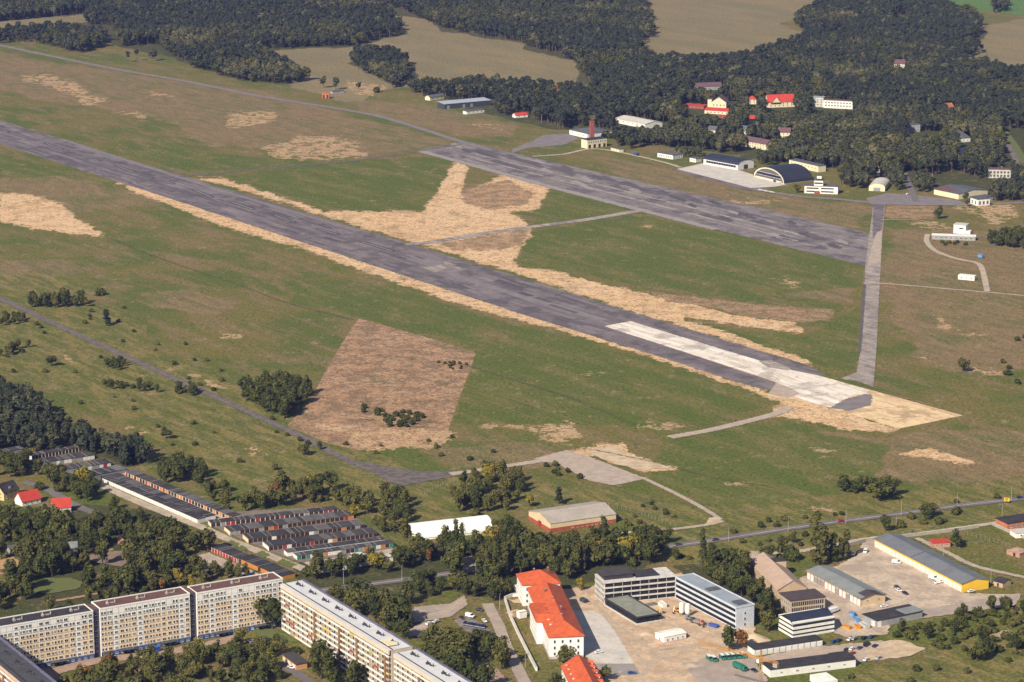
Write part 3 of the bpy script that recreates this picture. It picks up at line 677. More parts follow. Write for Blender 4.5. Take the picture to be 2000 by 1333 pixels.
def windows(b, face, n, zs, w, h, u0=None, u1=None, fm=None, gm=None, name='window', sill=True, skip=0, rnd=None):
    L = b.W if face in ('front', 'back') else b.D
    u0 = L*.04 if u0 is None else u0; u1 = L*.96 if u1 is None else u1
    me = winmesh(w, h, fm, gm, sill)
    for z in zs:
        for i in range(n):
            if skip and rnd.random() < skip: continue
            place(b, me, face, u0+(u1-u0)*(i+.5)/n, z, name)
DOOR = {}
def doormesh(w, h, m):
    k = (round(w, 2), round(h, 2), m.name)
    if k not in DOOR:
        mb = MB(); mb.box(-w/2, w/2, -.08, .04, 0, h, m)
        for q in range(1, 4): mb.box(-w/2, w/2, -.11, -.08, h*q/4-.03, h*q/4+.03, m)
        DOOR[k] = mb.mesh('door')
    return DOOR[k]
def doors(b, face, n, w, h, mats, u0=None, u1=None, seed=0, z=0.05, posts=None):
    L = b.W if face in ('front', 'back') else b.D
    u0 = 0 if u0 is None else u0; u1 = L if u1 is None else u1; rr = random.Random(seed)
    st = (u1-u0)/n
    for i in range(n): place(b, doormesh(min(w, st*.9), h, rr.choice(mats)), face, u0+st*(i+.5), z, 'door')
    if posts:
        mb = MB()
        for i in range(n+1):
            u = u0+st*i
            x = {'front': (u-.16, u+.16, -.16, 0), 'left': (-.16, 0, u-.16, u+.16), 'right': (b.W, b.W+.16, u-.16, u+.16)}[face]
            mb.box(*x, 0, b.H-.02, posts)
        mb.build('post', b.e)['kind'] = 'stuff'
def chimney(b, x, y, z, h=1.2, s=.6, m=None):
    mb = MB(); mb.box(x-s/2, x+s/2, y-s/2, y+s/2, z-.5, z+h, m or brick); mb.box(x-s/2-.08, x+s/2+.08, y-s/2-.08, y+s/2+.08, z+h, z+h+.12, concrete)
    return mb.build('chimney', b.roofo)

# ================================================================ GARAGE ROWS
GR = 'rows of lock-up garages'
def garage_row(label, A, B, D, H=2.7, n=12, front=None, wm=None, roofs=None, posts=None, seed=0, dw=2.7, name='garage_row', front_z=.05, W=None, skew=0):
    b = shell(name, label, 'garages', A, B, D, H, 'flat', wm=wm or white, rm=blackroof, over=.12, group=GR, margin=1.5, thick=.1, W=W)
    rr = random.Random(seed); mb = MB(); roofs = roofs or [blackroof, blackroof, felt2, felt2, felt3]
    st = b.W/n; i = 0
    while i < n:                       # felt laid unit by unit, some relaid, with upstands between
        k = rr.choice([1, 1, 2, 3]); k = min(k, n-i)
        z = H+.1+rr.uniform(.02, .16)
        mb.box(i*st-(.2 if i == 0 else 0), (i+k)*st+(.2 if i+k == n else 0), -.35, D+.25, H+.102, z, rr.choice(roofs))
        mb.box(i*st-.13, i*st+.13, -.3, D+.2, z, z+.14, rr.choice([blackroof, felt_line, felt_line]))
        i += k
    mb.build('roof_felt', b.e)
    if front: doors(b, 'front', n, dw, 2.4, front, seed=seed, posts=posts)
    return b
drk = [doorb]*11+[dooro, doorr, doorg]
garage_row('rearmost of the comb of garage rows, dark doors, nearest the shrubs', (412,1031), (660,1003), 6.5, n=26, front=drk, wm=cream, posts=white, seed=1)
garage_row('garage row with cream end wall, second from the back of the comb', (450,1047), (690,1015), 11, n=26, front=drk+[dooro], wm=cream, posts=tan, seed=2)
garage_row('middle garage row of the comb, dark doors and one white door', (485,1062), (712,1033), 10.5, n=25, front=drk+[doorw], wm=cream, posts=None, seed=3)
garage_row('garage row with pale doors at its left end, fourth from the back of the comb', (525,1077), (737,1049), 11, n=24, front=drk+[doorr, doorw, doorw], wm=white, seed=4)
garage_row('black-roofed garage row standing close behind the nearest row of the comb', (561,1088), (752,1062), 5.6, n=22, front=None, wm=white, seed=5)
garage_row('nearest garage row of the comb, with white, orange and teal doors', (580,1095), (769,1069), 6, n=22, front=[doorw, doorw, dooro, doorb, doorb, doorg, doort], wm=white, roofs=[felt2, felt3, felt2], seed=6)
garage_row('white walled garage row half hidden by trees below the comb of garages', (632,1120), (768,1096), 6, n=14, front=None, wm=white, roofs=[felt3, palesheet], seed=7)
garage_row('short garage row with bright red doors beside the pale alley', (414,1078), (463,1100), 9, n=9, front=[doorr], wm=white, roofs=[felt2, blackroof], posts=white, seed=8)
garage_row('garage row with orange wooden doors and black roof beside the pale alley', (466,1099), (548,1135), 10, n=15, front=[dooro, dooro, dooro, doorb], wm=M('orange_boards', (.60,.27,.05), (.5,.22,.05), 1/3), roofs=[blackroof, blackroof, felt2], seed=9)
garage_row('long garage row with white back wall running down to the alley', (196,940), (386,1023), 6.5, n=34, front=[doorw], wm=M('whitewash', (.66,.63,.58), (.50,.47,.43), 1/4, fine=1/1.2), roofs=[blackroof, blackroof, felt2], posts=None, seed=10)
garage_row('long black-roofed garage row between the white row and the orange-doored row', (213.5,936.5), (403,1019.5), 6.6, n=34, H=3.05, front=None, wm=white, seed=11)
garage_row('long garage row with orange and brown doors between white posts', (245,930), (452,1018), 7, n=36, front=[dooro, doorb, doorb, doorr, doorb, dooro], wm=cream, posts=white, seed=12)
garage_row('garage row with dark doors and white posts under the dark wood, uppermost', (62,899), (160,881), 6, n=15, front=[doorb], wm=white, posts=white, seed=13)
garage_row('garage row with pale grey front, second below the dark wood', (65,915), (185,897), 10, n=16, front=[doorg, doorw, doorg], wm=greyw, seed=14)
garage_row('garage row with one white and one red door, third below the dark wood', (112,928), (217,912), 10, n=14, front=[doorg, doorg, doorw, doorr], wm=greyw, seed=15)
garage_row('garage row with a wide black roof beside the top of the long rows', (184,937), (250,924), 12, n=10, front=[doorg], wm=greyw, seed=16)
garage_row('small garage row at the left picture edge above the yellow house', (-22,876), (17,869), 9, n=6, front=[doorg], wm=greyw, seed=17)
garage_row('small garage row behind trees next to the left picture edge', (6,892), (48,884), 8, n=6, front=[doorg], wm=greyw, roofs=[felt3, felt2], seed=18)

# ================================================================ SLAB APARTMENT BLOCKS
AG = 'prefabricated apartment blocks'
ochre_w = M('apricot_panel', (.84,.62,.40), (.78,.57,.36), 1/6, .85, amt=.08)
bluebase = M('blue_plinth', (.045,.085,.26), (.035,.07,.21), 1/3, .8)
joint_m = M('panel_joint', (.38,.35,.33), rough=.9)
def roof_vents(b, n, z, seed, m=None):
    rr = random.Random(seed); L = b.W
    for i in range(n):
        x = L*(i+.5)/n; mb = MB(); mm = m or concrete
        mb.box(x-2.6, x-1.4, b.D*.42, b.D*.56, z, z+1.0, mm); mb.cyl((x-2, b.D*.49, z+1), (x-2, b.D*.49, z+1.9), .5, .25, mm, 6)
        mb.cyl((x+2.5, b.D*.55, z), (x+2.5, b.D*.55, z+1.6), .45, .2, mm, 6); mb.box(x-1.4, x+1.6, b.D*.48, b.D*.56, z, z+.45, mm)
        mb.build('roof_vent', b.roofo)
# foot line of the whole left wing
LA, LB = (185, 1287), (550, 1222)
def on_line(x): return (x, LA[1]+(LB[1]-LA[1])*(x-LA[0])/(LB[0]-LA[0]))
def wing(label, x0, x1, H, rm, seed, first):
    b = shell('apartment_block', label, 'apartment block', on_line(x0), on_line(x1), 12.5, H, 'flat', wm=M('grey_white_panel', (.82,.78,.72), (.76,.72,.66), 1/8, .85, amt=.08), rm=rm, over=.1, group=AG, parapet=.5, margin=3)
    rr = random.Random(seed); W = b.W; fl = 2.85; z1 = 3.3
    # apricot panel fields, blue ground storey, panel joints
    mb = MB(); mb.box(-.05, W+.05, -.06, 0, -.3, 2.6, bluebase); mb.build('ground_storey', b.e)
    nb = max(4, int(round(W/3.4))); st = W/nb
    mb = MB(); i = 0; bays = []
    while i < nb:
        if i in (int(nb*.14), int(nb*.44), int(nb*.88)): bays.append('stair')
        else: bays.append('flat')
        i += 1
    i = 0
    while i < nb:
        j = i
        while j < nb and bays[j] == 'flat': j += 1
        if j > i: mb.box(i*st+.3, j*st-.3, -.045, 0, z1-.4, z1+fl*5+2.0, ochre_w)
        i = j+1
    mb.build('coloured_panel', b.e)
    mb = MB()
    for k in range(nb+1): mb.box(k*st-.05, k*st+.05, -.062, 0, 2.6, H-.3, joint_m)
    for k in range(8):
        mb.box(0, W, -.061, 0, z1-.55+k*fl, z1-.47+k*fl, joint_m)
    mb.build('panel_joint', b.e)
    cnt = 0; rest = MB()
    spec = []
    for k in range(8):
        for i in range(nb):
            if k == 7 and rr.random() < .3: continue
            z = z1+k*fl
            if bays[i] == 'stair': spec.append((st*(i+.5), z, 1.7, 1.3))
            else:
                t = (i*3+k % 2) % 4
                if t < 2: spec.append((st*(i+.5)-.8, z, 1.15, 1.5)); spec.append((st*(i+.5)+.8, z, 1.15, 1.5))
                else: spec.append((st*(i+.5), z, 2.0, 1.5))
    for i in range(nb): spec.append((st*(i+.5), .7, 1.6, 1.1))
    rr.shuffle(spec)
    for n_, (u, z, w_, h_) in enumerate(spec):
        if n_ < 100: place(b, winmesh(w_, h_, None, rr.choice(PANES)), 'front', u, z).location.y = -.07
        else:
            me = winmesh(w_, h_, None, rr.choice(PANES)); vs = [(v.co.x+u, v.co.y-.07, v.co.z+z) for v in me.vertices]
            for p in me.polygons: rest.add([vs[q] for q in p.vertices], [tuple(range(len(p.vertices)))], me.materials[p.material_index])
    if rest.v: o = rest.build('window', b.e); o['kind'] = 'stuff'
    # entrance canopies over the blue storey
    for f in (.27, .73):
        mb = MB(); mb.box(W*f-4, W*f+4, -3.2, 0, 2.7, 2.95, M('dark_canopy', (.1,.1,.11), rough=.7)); mb.box(W*f-1.2, W*f+1.2, -.12, 0, .1, 2.3, doorb); mb.build('entrance_canopy', b.e)
    roof_vents(b, max(3, int(W/13)), H+.3, seed)
    return b
wing('black-roofed slab block with apricot panels at the left picture edge', -95, 185, 25.6, blackroof, 1, True)
wing('middle slab block with red-brown roof between two dark stair joints', 199, 373, 26.2, brownroof, 2, False)
wing('slab block with red-brown roof meeting the white-roofed wing at the corner', 387, 554, 25.8, brownroof, 3, False)
def joint(label, x0, x1, H):
    b = shell('stair_joint', label, 'stairwell', on_line(x0+.3), on_line(x1-.3), 9, H, 'flat', wm=M('slate_panel', (.085,.085,.12), (.07,.07,.1), 1/3), rm=brownroof, over=.02, margin=0, group='dark stairwells between the slab blocks')
    # set back behind the two facades
    b.e.location = b.world(0, 1.5)
    windows(b, 'front', 1, [3+2.85*k for k in range(8)], 1.2, 1.1)
joint('dark recessed stairwell beside the black-roofed block', 185, 199, 26.1)
joint('dark recessed stairwell between the two red-brown roofed blocks', 373, 387, 26.0)

# white-roofed wing with balconies, running down to the right
def balcony_block(label, Rfar, Rnear, H, D, rm, floors, bay, seed, pillars, wm, group=AG, stair=None):
    """Rfar, Rnear: pixels of the roof edge above the balcony front, far end first"""
    a, rz, w = frame_of(Rfar, Rnear, H); a.z = 0
    b = Bld(); b.W, b.D, b.H, b.rz = w, D, H, rz
    b.e = thing('apartment_block', label, 'apartment block', a, rz, group)
    c, s = math.cos(rz), math.sin(rz)
    b.world = lambda x, y, z=0: Vector((a.x+x*c-y*s, a.y+x*s+y*c, z))
    FOOT.append([tuple(b.world(x, y)[:2]) for x, y in ((-4, -4), (w+4, -4), (w+4, D+4), (-4, D+4))])
    rr = random.Random(seed); W = w; fl = (H-2.2)/floors
    mb = MB(); mb.box(0, W, 0, D, -.3, H, wm); mb.build('wall', b.e)
    rb = MB(); rb.box(-.1, W+.1, -1.7, D+.1, H+.23, H+.25, rm); rb.box(-.1, W+.1, -.87, D+.1, H, H+.22, rm); rb.box(0, W, .6, 1.3, H+.25, H+.34, M('gutter_felt', (.035,.035,.045), rough=.9)); rb.box(0, W, D-1.1, D+.25, H+.25, H+.7, M('lilac_edge', (.17,.16,.24), rough=.8))
    rb.box(-.2, W+.2, -1.62, -.88, H-2.0, H+.22, wm)
    b.roofo = rb.build('roof', b.e)
    nb = int(W/bay); st = W/nb; pm = [white, white, white, white, cream, M('grey_white_panel'), M('balcony_red', (.42,.07,.05), rough=.8), M('balcony_tan', (.55,.36,.2), rough=.8), M('balcony_yellow', (.75,.55,.1), rough=.8)]
    n_ = 0; restb = MB()
    for k in range(floors-1, -1, -1):
        for i in range(nb):
            z = 1.4+k*fl; mm = pm[rr.choice([0, 1, 2, 3, 3, 2, 1, 4, 5])] if rr.random() < .86 else rr.choice(pm[6:])
            mb = MB() if n_ < 100 else restb
            x0, x1 = i*st+.1, (i+1)*st-.1
            mb.box(x0, x1, -1.5, -1.38, z, z+1.05, mm); mb.box(x0, x1, -1.38, 0, z-.18, z, concrete)
            mb.box(x0-.1, x0+.05, -1.45, 0, z, z+fl-.2, wm)
            mb.box(x0+.4, x1-.4, -.04, 0, z+.3, z+fl-.5, glass); mb.box(x0+.4, x0+.55, -.06, -.04, z+.3, z+fl-.5, frame); mb.box((x0+x1)/2-.1, (x0+x1)/2+.1, -.06, -.04, z+.3, z+fl-.5, frame)
            if rr.random() < .25: mb.box(x0+.5, x0+1.2, -1.3, -.8, z, z+rr.uniform(.6, 1.6), rr.choice([doorb, doorr, dooro, doorw]))
            if n_ < 100: mb.build('balcony', b.e)
            n_ += 1
    if restb.v: o = restb.build('balcony', b.e); o['kind'] = 'stuff'
    for f in pillars:
        mb = MB(); mb.box(W*f-.8, W*f+.8, -2.0, 0, -.3, H-3.5, M('brown_pillar', (.28,.17,.105), (.22,.135,.09), 1/2)); mb.build('pillar', b.e)
    roof_vents(b, max(3, int(W/15)), H+.25, seed+5, M('dark_vent', (.07,.07,.09), rough=.8))
    return b
wroof = M('white_roof_foil', (.66,.64,.62), (.58,.56,.56), 1/7, .6, amt=.12)
balcony_block('white-roofed slab block with balconies running away from the corner joint', (553,1141), (764,1271), 26.5, 12, wroof, 8, 5.2, 11, [.33,.56,.72,.97], M('warm_panel', (.66,.55,.42), (.6,.5,.38), 1/5))
balcony_block('white-roofed slab block with balconies leaving the bottom picture edge', (774,1277), (960,1394), 26.0, 12, wroof, 8, 5.2, 12, [.28,.6], M('warm_panel'))
b = shell('stair_tower', 'brown ribbed stair tower between the two white-roofed slab blocks', 'stair tower', (760,1363), (777,1360), 9, 27.4, 'flat', wm=M('brown_rib', (.36,.235,.15), (.28,.18,.12), 1/1.2), rm=cream, over=.3, margin=1)
mb = MB()
for i in range(4): mb.box(b.W*(i+.5)/4-.3, b.W*(i+.5)/4+.3, -.25, 0, 0, 26.6, M('dark_rib', (.16,.10,.07), rough=.9))
mb.build('rib', b.e)
balcony_block('dark-roofed slab block with pink balconies in the bottom left corner', (-70,1236), (70,1352), 24, 13, M('dark_grey_felt', (.062,.058,.064), (.08,.075,.08), 1/6, .9), 8, 5.0, 13, [.2,.6], M('pink_panel', (.62,.42,.33), (.55,.37,.29), 1/5))
# ================================================================ RED-ROOFED OFFICE
OW = M('office_white', (.84,.82,.77), (.77,.75,.70), 1/6, .8, amt=.07)
b = shell('office_block', 'long white office block with hipped orange-red tiled roof and chimneys', 'office building', (1073,1288), (1141,1283), 84, 12.2, 'hip', 5.8, OW, redroof, .7, margin=4, back=(1031,1190), W=18, plinth=(1.4, M('grey_plinth', (.5,.47,.43), rough=.9)))
for f, n in (('front', 4), ('right', 18), ('left', 18)): windows(b, f, n, [1.9, 5.2, 8.6], 1.15, 1.7)
for x, y in ((9, 18), (10.5, 30), (8.5, 46), (6.5, 60)): chimney(b, x, y, 16.8, 1.6, .9)
for y in (14, 22, 31, 40, 47):     # small dormers on the side facing left
    mb = MB(); mb.box(2.2, 5, y-.7, y+.7, 13.2, 15.0, OW); mb.ext([(y-1, 14.9), (y, 15.7), (y+1, 14.9)], 2.0, 6.2, redroof, 'x'); mb.build('dormer', b.roofo)
mb = MB(); mb.box(-3.2, 0, 24, 50, -.3, 12.2, OW); mb.build('projecting_bay', b.e)
mb = MB(); mb.ext([(23.4, 12.22), (50.6, 12.22), (46, 15.4), (28, 15.4)], -3.8, 4.5, redroof, 'x'); mb.build('bay_roof', b.roofo)
for k in range(6):
    for z in (1.9, 5.2, 8.6): link('window', winmesh(1.15, 1.7), b.e, (-3.22, 26+k*4.4, z), -math.pi/2)
b = shell('office_wing', 'white cross wing with hipped red tiled roof closing the far end of the office', 'office building', (1021,1184), (1094,1180), 19, 12.2, 'hip', 5.2, OW, redroof, .7, margin=4)
windows(b, 'front', 6, [1.9, 5.2, 8.6], 1.15, 1.7); windows(b, 'left', 4, [1.9, 5.2, 8.6], 1.15, 1.7)
chimney(b, 8, 10, 16.6, 1.4, .9); chimney(b, 16, 11, 16.6, 1.4, .9)
b = shell('gabled_office', 'white building with steep red tiled roof and dormers at the bottom picture edge', 'office building', (1125,1384), (1190,1379), 42, 7.0, 'gy', 5.6, OW, redroof, .6, margin=3, back=(1097,1327))
windows(b, 'left', 10, [1.2, 4.4], 1.1, 1.6); windows(b, 'right', 10, [1.2, 4.4], 1.1, 1.6)
for y in (12, 19, 26, 33, 39):
    for s in (0, 1):
        mb = MB(); x0, x1 = (1.6, 5.4) if s == 0 else (b.W-5.4, b.W-1.6)
        mb.box(x0, x1, y-.9, y+.9, 7.6, 9.4, OW); mb.ext([(y-1.2, 9.3), (y, 10.2), (y+1.2, 9.3)], x0-.3, x1+.3, redroof, 'x'); mb.build('dormer', b.roofo)
# ================================================================ BUILDING SITE
band = M('site_band', (.66,.62,.57), (.52,.48,.44), 1/3, .85); dk = M('dark_ribbon', (.016,.017,.020), (.032,.032,.034), 1/2, .85, spec=.1)
b = shell('concrete_frame_block', 'dark unfinished four storey block with pale floor bands behind the building site', 'building', (1181,1181), (1318,1167), 15, 12.5, 'flat', wm=dk, rm=felt3, over=.3, margin=4)
mb = MB()
for k in range(5): mb.box(-.7, b.W+.3, -.7, b.D+.3, k*3.1-.2, k*3.1+.55, band)
mb.build('floor_band', b.e)
mb = MB()
for i in range(9): mb.box(b.W*i/8-.05, b.W*i/8+.05, -.45, -.05, .7, 12.4, band)
for i in range(8): mb.box(-.45, -.05, b.D*i/7-.12, b.D*i/7+.12, .7, 12.4, band)
mb.build('mullion', b.e)['kind'] = 'stuff'
mb = MB(); mb.box(b.W*.02, b.W*.42, 3, b.D-.5, 12.8, 15.4, blackroof); mb.box(b.W*.01, b.W*.43, 2.6, b.D-.2, 15.4, 15.7, felt2); mb.box(b.W*.46, b.W*.8, 2, b.D-1, 12.8, 13.4, blackroof); mb.build('roof_storey', b.roofo)
b = shell('ribbon_window_block', 'pale blue four storey block with ribbon windows and white end wall', 'building', (1437,1231), (1472,1224), 66, 12.2, 'flat', wm=M('pale_blue_panel', (.60,.63,.68), (.52,.55,.6), 1/4, .8), rm=bluegrey, over=.2, margin=4, parapet=.4, back=(1319,1169))
for k in range(4):
    mb = MB(); mb.box(-.06, 0, .6, b.D-.6, k*3+.9, k*3+2.55, dk); mb.build('window_ribbon', b.e)
for i, z in enumerate((1.5, 4.6, 7.7)): place(b, winmesh(1.2, 1.6), 'front', b.W*.5, z)
mb = MB(); mb.box(3, b.W-2.5, 3, 9, 12.5, 13.3, slate); mb.box(2, b.W-2, 30, 34, 12.5, 13.4, slate); mb.build('roof_hatch', b.roofo)
b = shell('low_pavilion', 'low flat pavilion with black edge and grey green roof on the building site', 'building', (1244,1221), (1287,1213), 40, 4.0, 'flat', wm=dk, rm=blackroof, over=.8, margin=2, back=(1183,1184))
mb = MB(); mb.box(.6, b.W-.6, .8, b.D-.6, 4.3, 4.36, M('lichen_roof', (.27,.275,.22), (.21,.215,.17), 1/4, .9)); mb.build('roof_gravel', b.roofo)
mb = MB(); mb.box(-.9, b.W+.9, -.9, b.D+.5, 0, .8, band); mb.build('plinth', b.e)
b = shell('site_cabin', 'white site cabin with a pink base standing alone on the bare ground', 'cabin', (1297,1258), (1340,1249), 8.5, 3.6, 'gx', .7, white, white, .2, margin=2, plinth=(.6, M('pink_base', (.6,.25,.4), rough=.8)))
windows(b, 'front', 4, [1.2], 1.0, 1.1); place(b, doormesh(1.1, 2.0, doorg), 'left', 4, .1, 'door')

# ================================================================ TRADE YARDS, RIGHT
b = shell('lock_up_row', 'white lock-up row with ten doors and black flat roof, upper of two', 'garages', (1474,1282), (1606,1262), 8, 3.4, 'flat', wm=white, rm=blackroof, over=.3)
doors(b, 'front', 11, 2.9, 2.5, [doorw], seed=3, posts=greyw)
b = shell('lock_up_row', 'white lock-up row with plain wall at the bottom, lower of two', 'garages', (1504,1324), (1671,1303), 11, 4.2, 'flat', wm=white, rm=blackroof, over=.35)
windows(b, 'front', 5, [1.8], 1.6, .7); mb = MB(); mb.box(b.W*.78, b.W*1.0, .5, b.D-.5, 4.5, 5.3, blackroof); mb.build('raised_roof', b.roofo)
b = shell('banded_office', 'three storey office with white bands and dark blue gabled roof', 'office building', (1549,1247), (1628,1234), 15, 7.6, 'gx', 3.4, dk, navy, .5)
mb = MB()
for k in range(4): mb.box(-.25, b.W+.25, -.25, b.D+.25, k*2.45-.2, k*2.45+1.25, white)
mb.build('floor_band', b.e)
b = shell('ribbed_office', 'flat roofed brown office with pale pilasters beside the pink barn', 'office building', (1543,1200), (1611,1192), 14, 7.6, 'flat', wm=M('tan_pilaster', (.52,.41,.29), (.45,.35,.25), 1/3), rm=brownroof, over=.5)
b.roofo.data.materials[0] = M('plum_felt', (.07,.05,.052), (.09,.065,.066), 1/5, .9)
for z in (.9, 4.2): windows(b, 'front', 15, [z], .9, 2.3, fm=M('brown_frame', (.14,.10,.07), rough=.8), sill=False); windows(b, 'left', 5, [z], .9, 1.9, sill=False)
b = shell('long_barn', 'long barn with faded pink gabled roof between trees and brown office', 'barn', (1519,1170), (1568,1161), 62, 5.2, 'gy', 4.8, tan, pinkroof, .5, back=(1463,1114))
windows(b, 'front', 3, [1.5], 1.0, 1.3); mb = MB(); mb.box(b.W*.5+1, b.W, 36, 42, 5, 9.5, tan); mb.box(b.W*.5+.8, b.W+.3, 35.7, 42.3, 9.5, 9.8, blackroof); mb.build('dormer', b.roofo)
b = shell('workshop_row', 'long workshop with grey green roof and white doors along its side', 'workshop', (1681,1186), (1729,1178), 60, 4.9, 'gy', 1.6, M('workshop_cream', (.66,.50,.31), (.58,.44,.27), 1/4), greenroof, .6, back=(1576,1131))
doors(b, 'left', 15, 3.2, 3.6, [doorw, doorw, doorw, doorg], seed=3, posts=brick); windows(b, 'front', 2, [2.4], 1.4, 1.0)
mb = MB(); mb.ext([(-.7, 4.75), (b.W/2, 6.8), (b.W+.7, 4.75), (b.W+.7, 4.95), (b.W/2, 7.0), (-.7, 4.95)], -.9, 7, M('dark_gable_roof', (.07,.055,.06), rough=.9), 'y'); mb.build('end_roof', b.roofo)
b = shell('yellow_depot', 'long depot with golden yellow end wall and white gates under a grey roof', 'depot', (1878,1158), (1931,1150), 100, 5.2, 'gy', 2.0, goldw, M('depot_roof', (.175,.180,.195), (.14,.145,.16), 1/8, .8), .6, back=(1708,1069))
doors(b, 'left', 20, 4.4, 3.7, [doorw], seed=2)
mb = MB(); mb.box(8, 10.5, 6, 9, 6.4, 6.9, palesheet); mb.ext([(-.62, 5.35), (b.W/2, 7.6), (b.W/2, 7.8), (-.62, 5.55)], 52, 52.5, slate, 'y'); mb.build('roof_hatch', b.roofo)
b = shell('felt_shed', 'open shed with black roof and pale roof panels beside the hedge', 'shed', (1712,1227), (1801,1208), 12, 4.2, 'flat', wm=greyw, rm=blackroof, over=.5)
mb = MB(); mb.box(b.W*.62, b.W*1.02, -.6, b.D*.7, 4.52, 4.75, greenroof); mb.box(b.W*.35, b.W*.46, .2, 4, 4.5, 4.6, felt2); mb.build('roof_panel', b.roofo); place(b, doormesh(3, 3, doorw), 'left', 3, .1, 'door')
mb = MB(); mb.box(b.W*.02, b.W*.1, -.15, 0, 0, 3.6, white); mb.build('white_panel', b.e)
b = shell('brick_hut', 'small brick hut with red flat roof on the grass behind the depot', 'hut', (1822,1071), (1856,1069), 7, 3.0, 'flat', wm=M('pale_brick', (.50,.27,.19), (.43,.23,.16), 1/2), rm=redroof2, over=.4)
windows(b, 'front', 3, [1.1], 1.0, 1.0)
b = shell('brick_bunker', 'low pinkish brick hut with chamfered roof at the right among the plots', 'hut', (1966,1083), (1991,1090), 9, 2.6, 'hip', 1.6, M('pale_brick'), M('brick_roof', (.47,.29,.21), rough=.9), .3)
place(b, doormesh(1.6, 2, doorb), 'front', b.W*.6, .1, 'door')
b = shell('small_shed', 'small pale shed with dark roof just beyond the yellow end wall', 'shed', (1940,1144), (1958,1149), 8, 2.8, 'gx', 1.3, tan, blackroof, .3)
place(b, doormesh(1.2, 2, doorb), 'front', b.W*.5, .1, 'door')
b = shell('brick_depot', 'orange brick depot with black roof at the right picture edge', 'depot', (1967,1037), (2040,1026), 12, 4.5, 'flat', wm=M('orange_brick', (.52,.19,.09), (.45,.16,.08), 1/3), rm=blackroof, over=.5)
windows(b, 'front', 6, [1.5], 1.6, 1.6)
b = shell('white_annex', 'low white annex in front of the orange brick depot', 'annex', (1984,1052), (2050,1046), 8, 3.0, 'flat', wm=white, rm=palesheet, over=.3)
windows(b, 'front', 4, [1.0], 1.0, 1.0)
b = shell('white_container', 'white metal container cut by the bottom picture edge beside scrub', 'container', (1604,1345), (1636,1340), 12, 3.0, 'flat', wm=white, rm=white, over=.02, margin=1)
place(b, doormesh(2.2, 2.6, doorw), 'front', b.W*.5, .1, 'door')

# ================================================================ HALLS BESIDE THE ROAD
b = shell('membrane_hall', 'long white arched tent hall standing among trees above the road', 'tent hall', (812,1057), (962,1040), 17, 1.2, 'archx', 6.5, fabric, fabric, .2)
mb = MB(); n = 12
for xx in (b.W*.64,):
    vs, fs = [], []
    for ax in (xx, xx+.35):
        for i in range(n+1):
            vs.append((ax, 8.5-8.95*math.cos(math.pi*i/n), 1.3+6.95*math.sin(math.pi*i/n)))
    fs = [(i, i+1, n+2+i, n+1+i) for i in range(n)]; mb.add(vs, fs, M('grey_seam', (.45,.44,.43), rough=.7))
mb.build('roof_seam', b.roofo); place(b, doormesh(4, 4, doorg), 'left', 8.5, .1, 'door')
b = shell('gabled_warehouse', 'cream warehouse with red base and wide pale gabled roof near the road', 'warehouse', (1075,1041), (1203,1022), 29, 5.6, 'gx', 3.2, M('warehouse_cream', (.72,.56,.34), (.65,.5,.31), 1/5), M('warehouse_roof', (.44,.375,.315), (.37,.315,.265), 1/9, .85, fine=1/1.2), .3)
mb = MB(); mb.box(-.08, b.W+.08, -.08, b.D+.08, -.2, 2.6, M('brick_red_base', (.40,.10,.05), (.33,.08,.045), 1/3)); mb.build('base', b.e)
windows(b, 'front', 9, [1.1], 1.7, 1.2, u0=b.W*.3); place(b, doormesh(4, 3.6, doorr), 'left', 14, .1, 'door')

# ================================================================ SMALL HOUSES, LEFT, AND COURTYARD
b = shell('family_house', 'cream house with black gabled roof and dormer at the left picture edge', 'house', (8,979), (37,970), 10, 5.2, 'gx', 4.6, yellow, blackroof, .5)
windows(b, 'front', 3, [1, 3.4], 1.0, 1.2); windows(b, 'left', 2, [1, 3.4], 1.0, 1.2); mb = MB(); mb.box(b.W*.35, b.W*.65, 1.2, 4.2, 6, 8.2, blackroof); mb.box(b.W*.4, b.W*.6, 1.1, 1.2, 6.5, 7.9, frame); mb.build('dormer', b.roofo)
b = shell('family_house', 'low house with bright red steep roof among the garden trees, left of two', 'house', (44,990), (80,982), 9, 3.2, 'gx', 4.6, white, redroof2, .5); windows(b, 'front', 3, [1], 1.0, 1.2)
b = shell('family_house', 'house with bright red roof and white right gable among the garden trees', 'house', (103,1003), (139,1000), 8, 3.2, 'gx', 4.8, white, redroof2, .4); windows(b, 'front', 3, [1], 1.0, 1.2); windows(b, 'right', 1, [3], 1.2, 1.2)
b = shell('garden_barn', 'grey metal roofed barn with pale gable in the gardens', 'barn', (108,1086), (152,1083), 9, 4, 'gx', 2.4, dmetal, metal, .4); windows(b, 'front', 4, [1.2], 1.1, 1.0)
b = shell('garden_shed', 'long low shed with grey roof near the left picture edge', 'shed', (20,1083), (56,1078), 7, 3, 'flat', wm=greyw, rm=felt3, over=.3); place(b, doormesh(1.2, 2, doorb), 'front', 3, .1, 'door')
b = shell('garden_hut', 'small orange brown garden hut with pointed roof between garden trees', 'hut', (231,1064), (245,1063), 4, 2.2, 'gy', 2.0, M('pale_brick'), doorb, .3); place(b, doormesh(.9, 1.8, doorb), 'front', b.W*.5, .1, 'door')
b = shell('courtyard_garage', 'small orange walled garage with grey flat roof in the courtyard', 'garage', (578,1310), (600,1306), 17, 3.4, 'flat', wm=M('orange_render', (.62,.33,.16), (.55,.29,.14), 1/3), rm=felt2, over=.5); doors(b, 'left', 3, 3, 2.4, [doorw], seed=1)
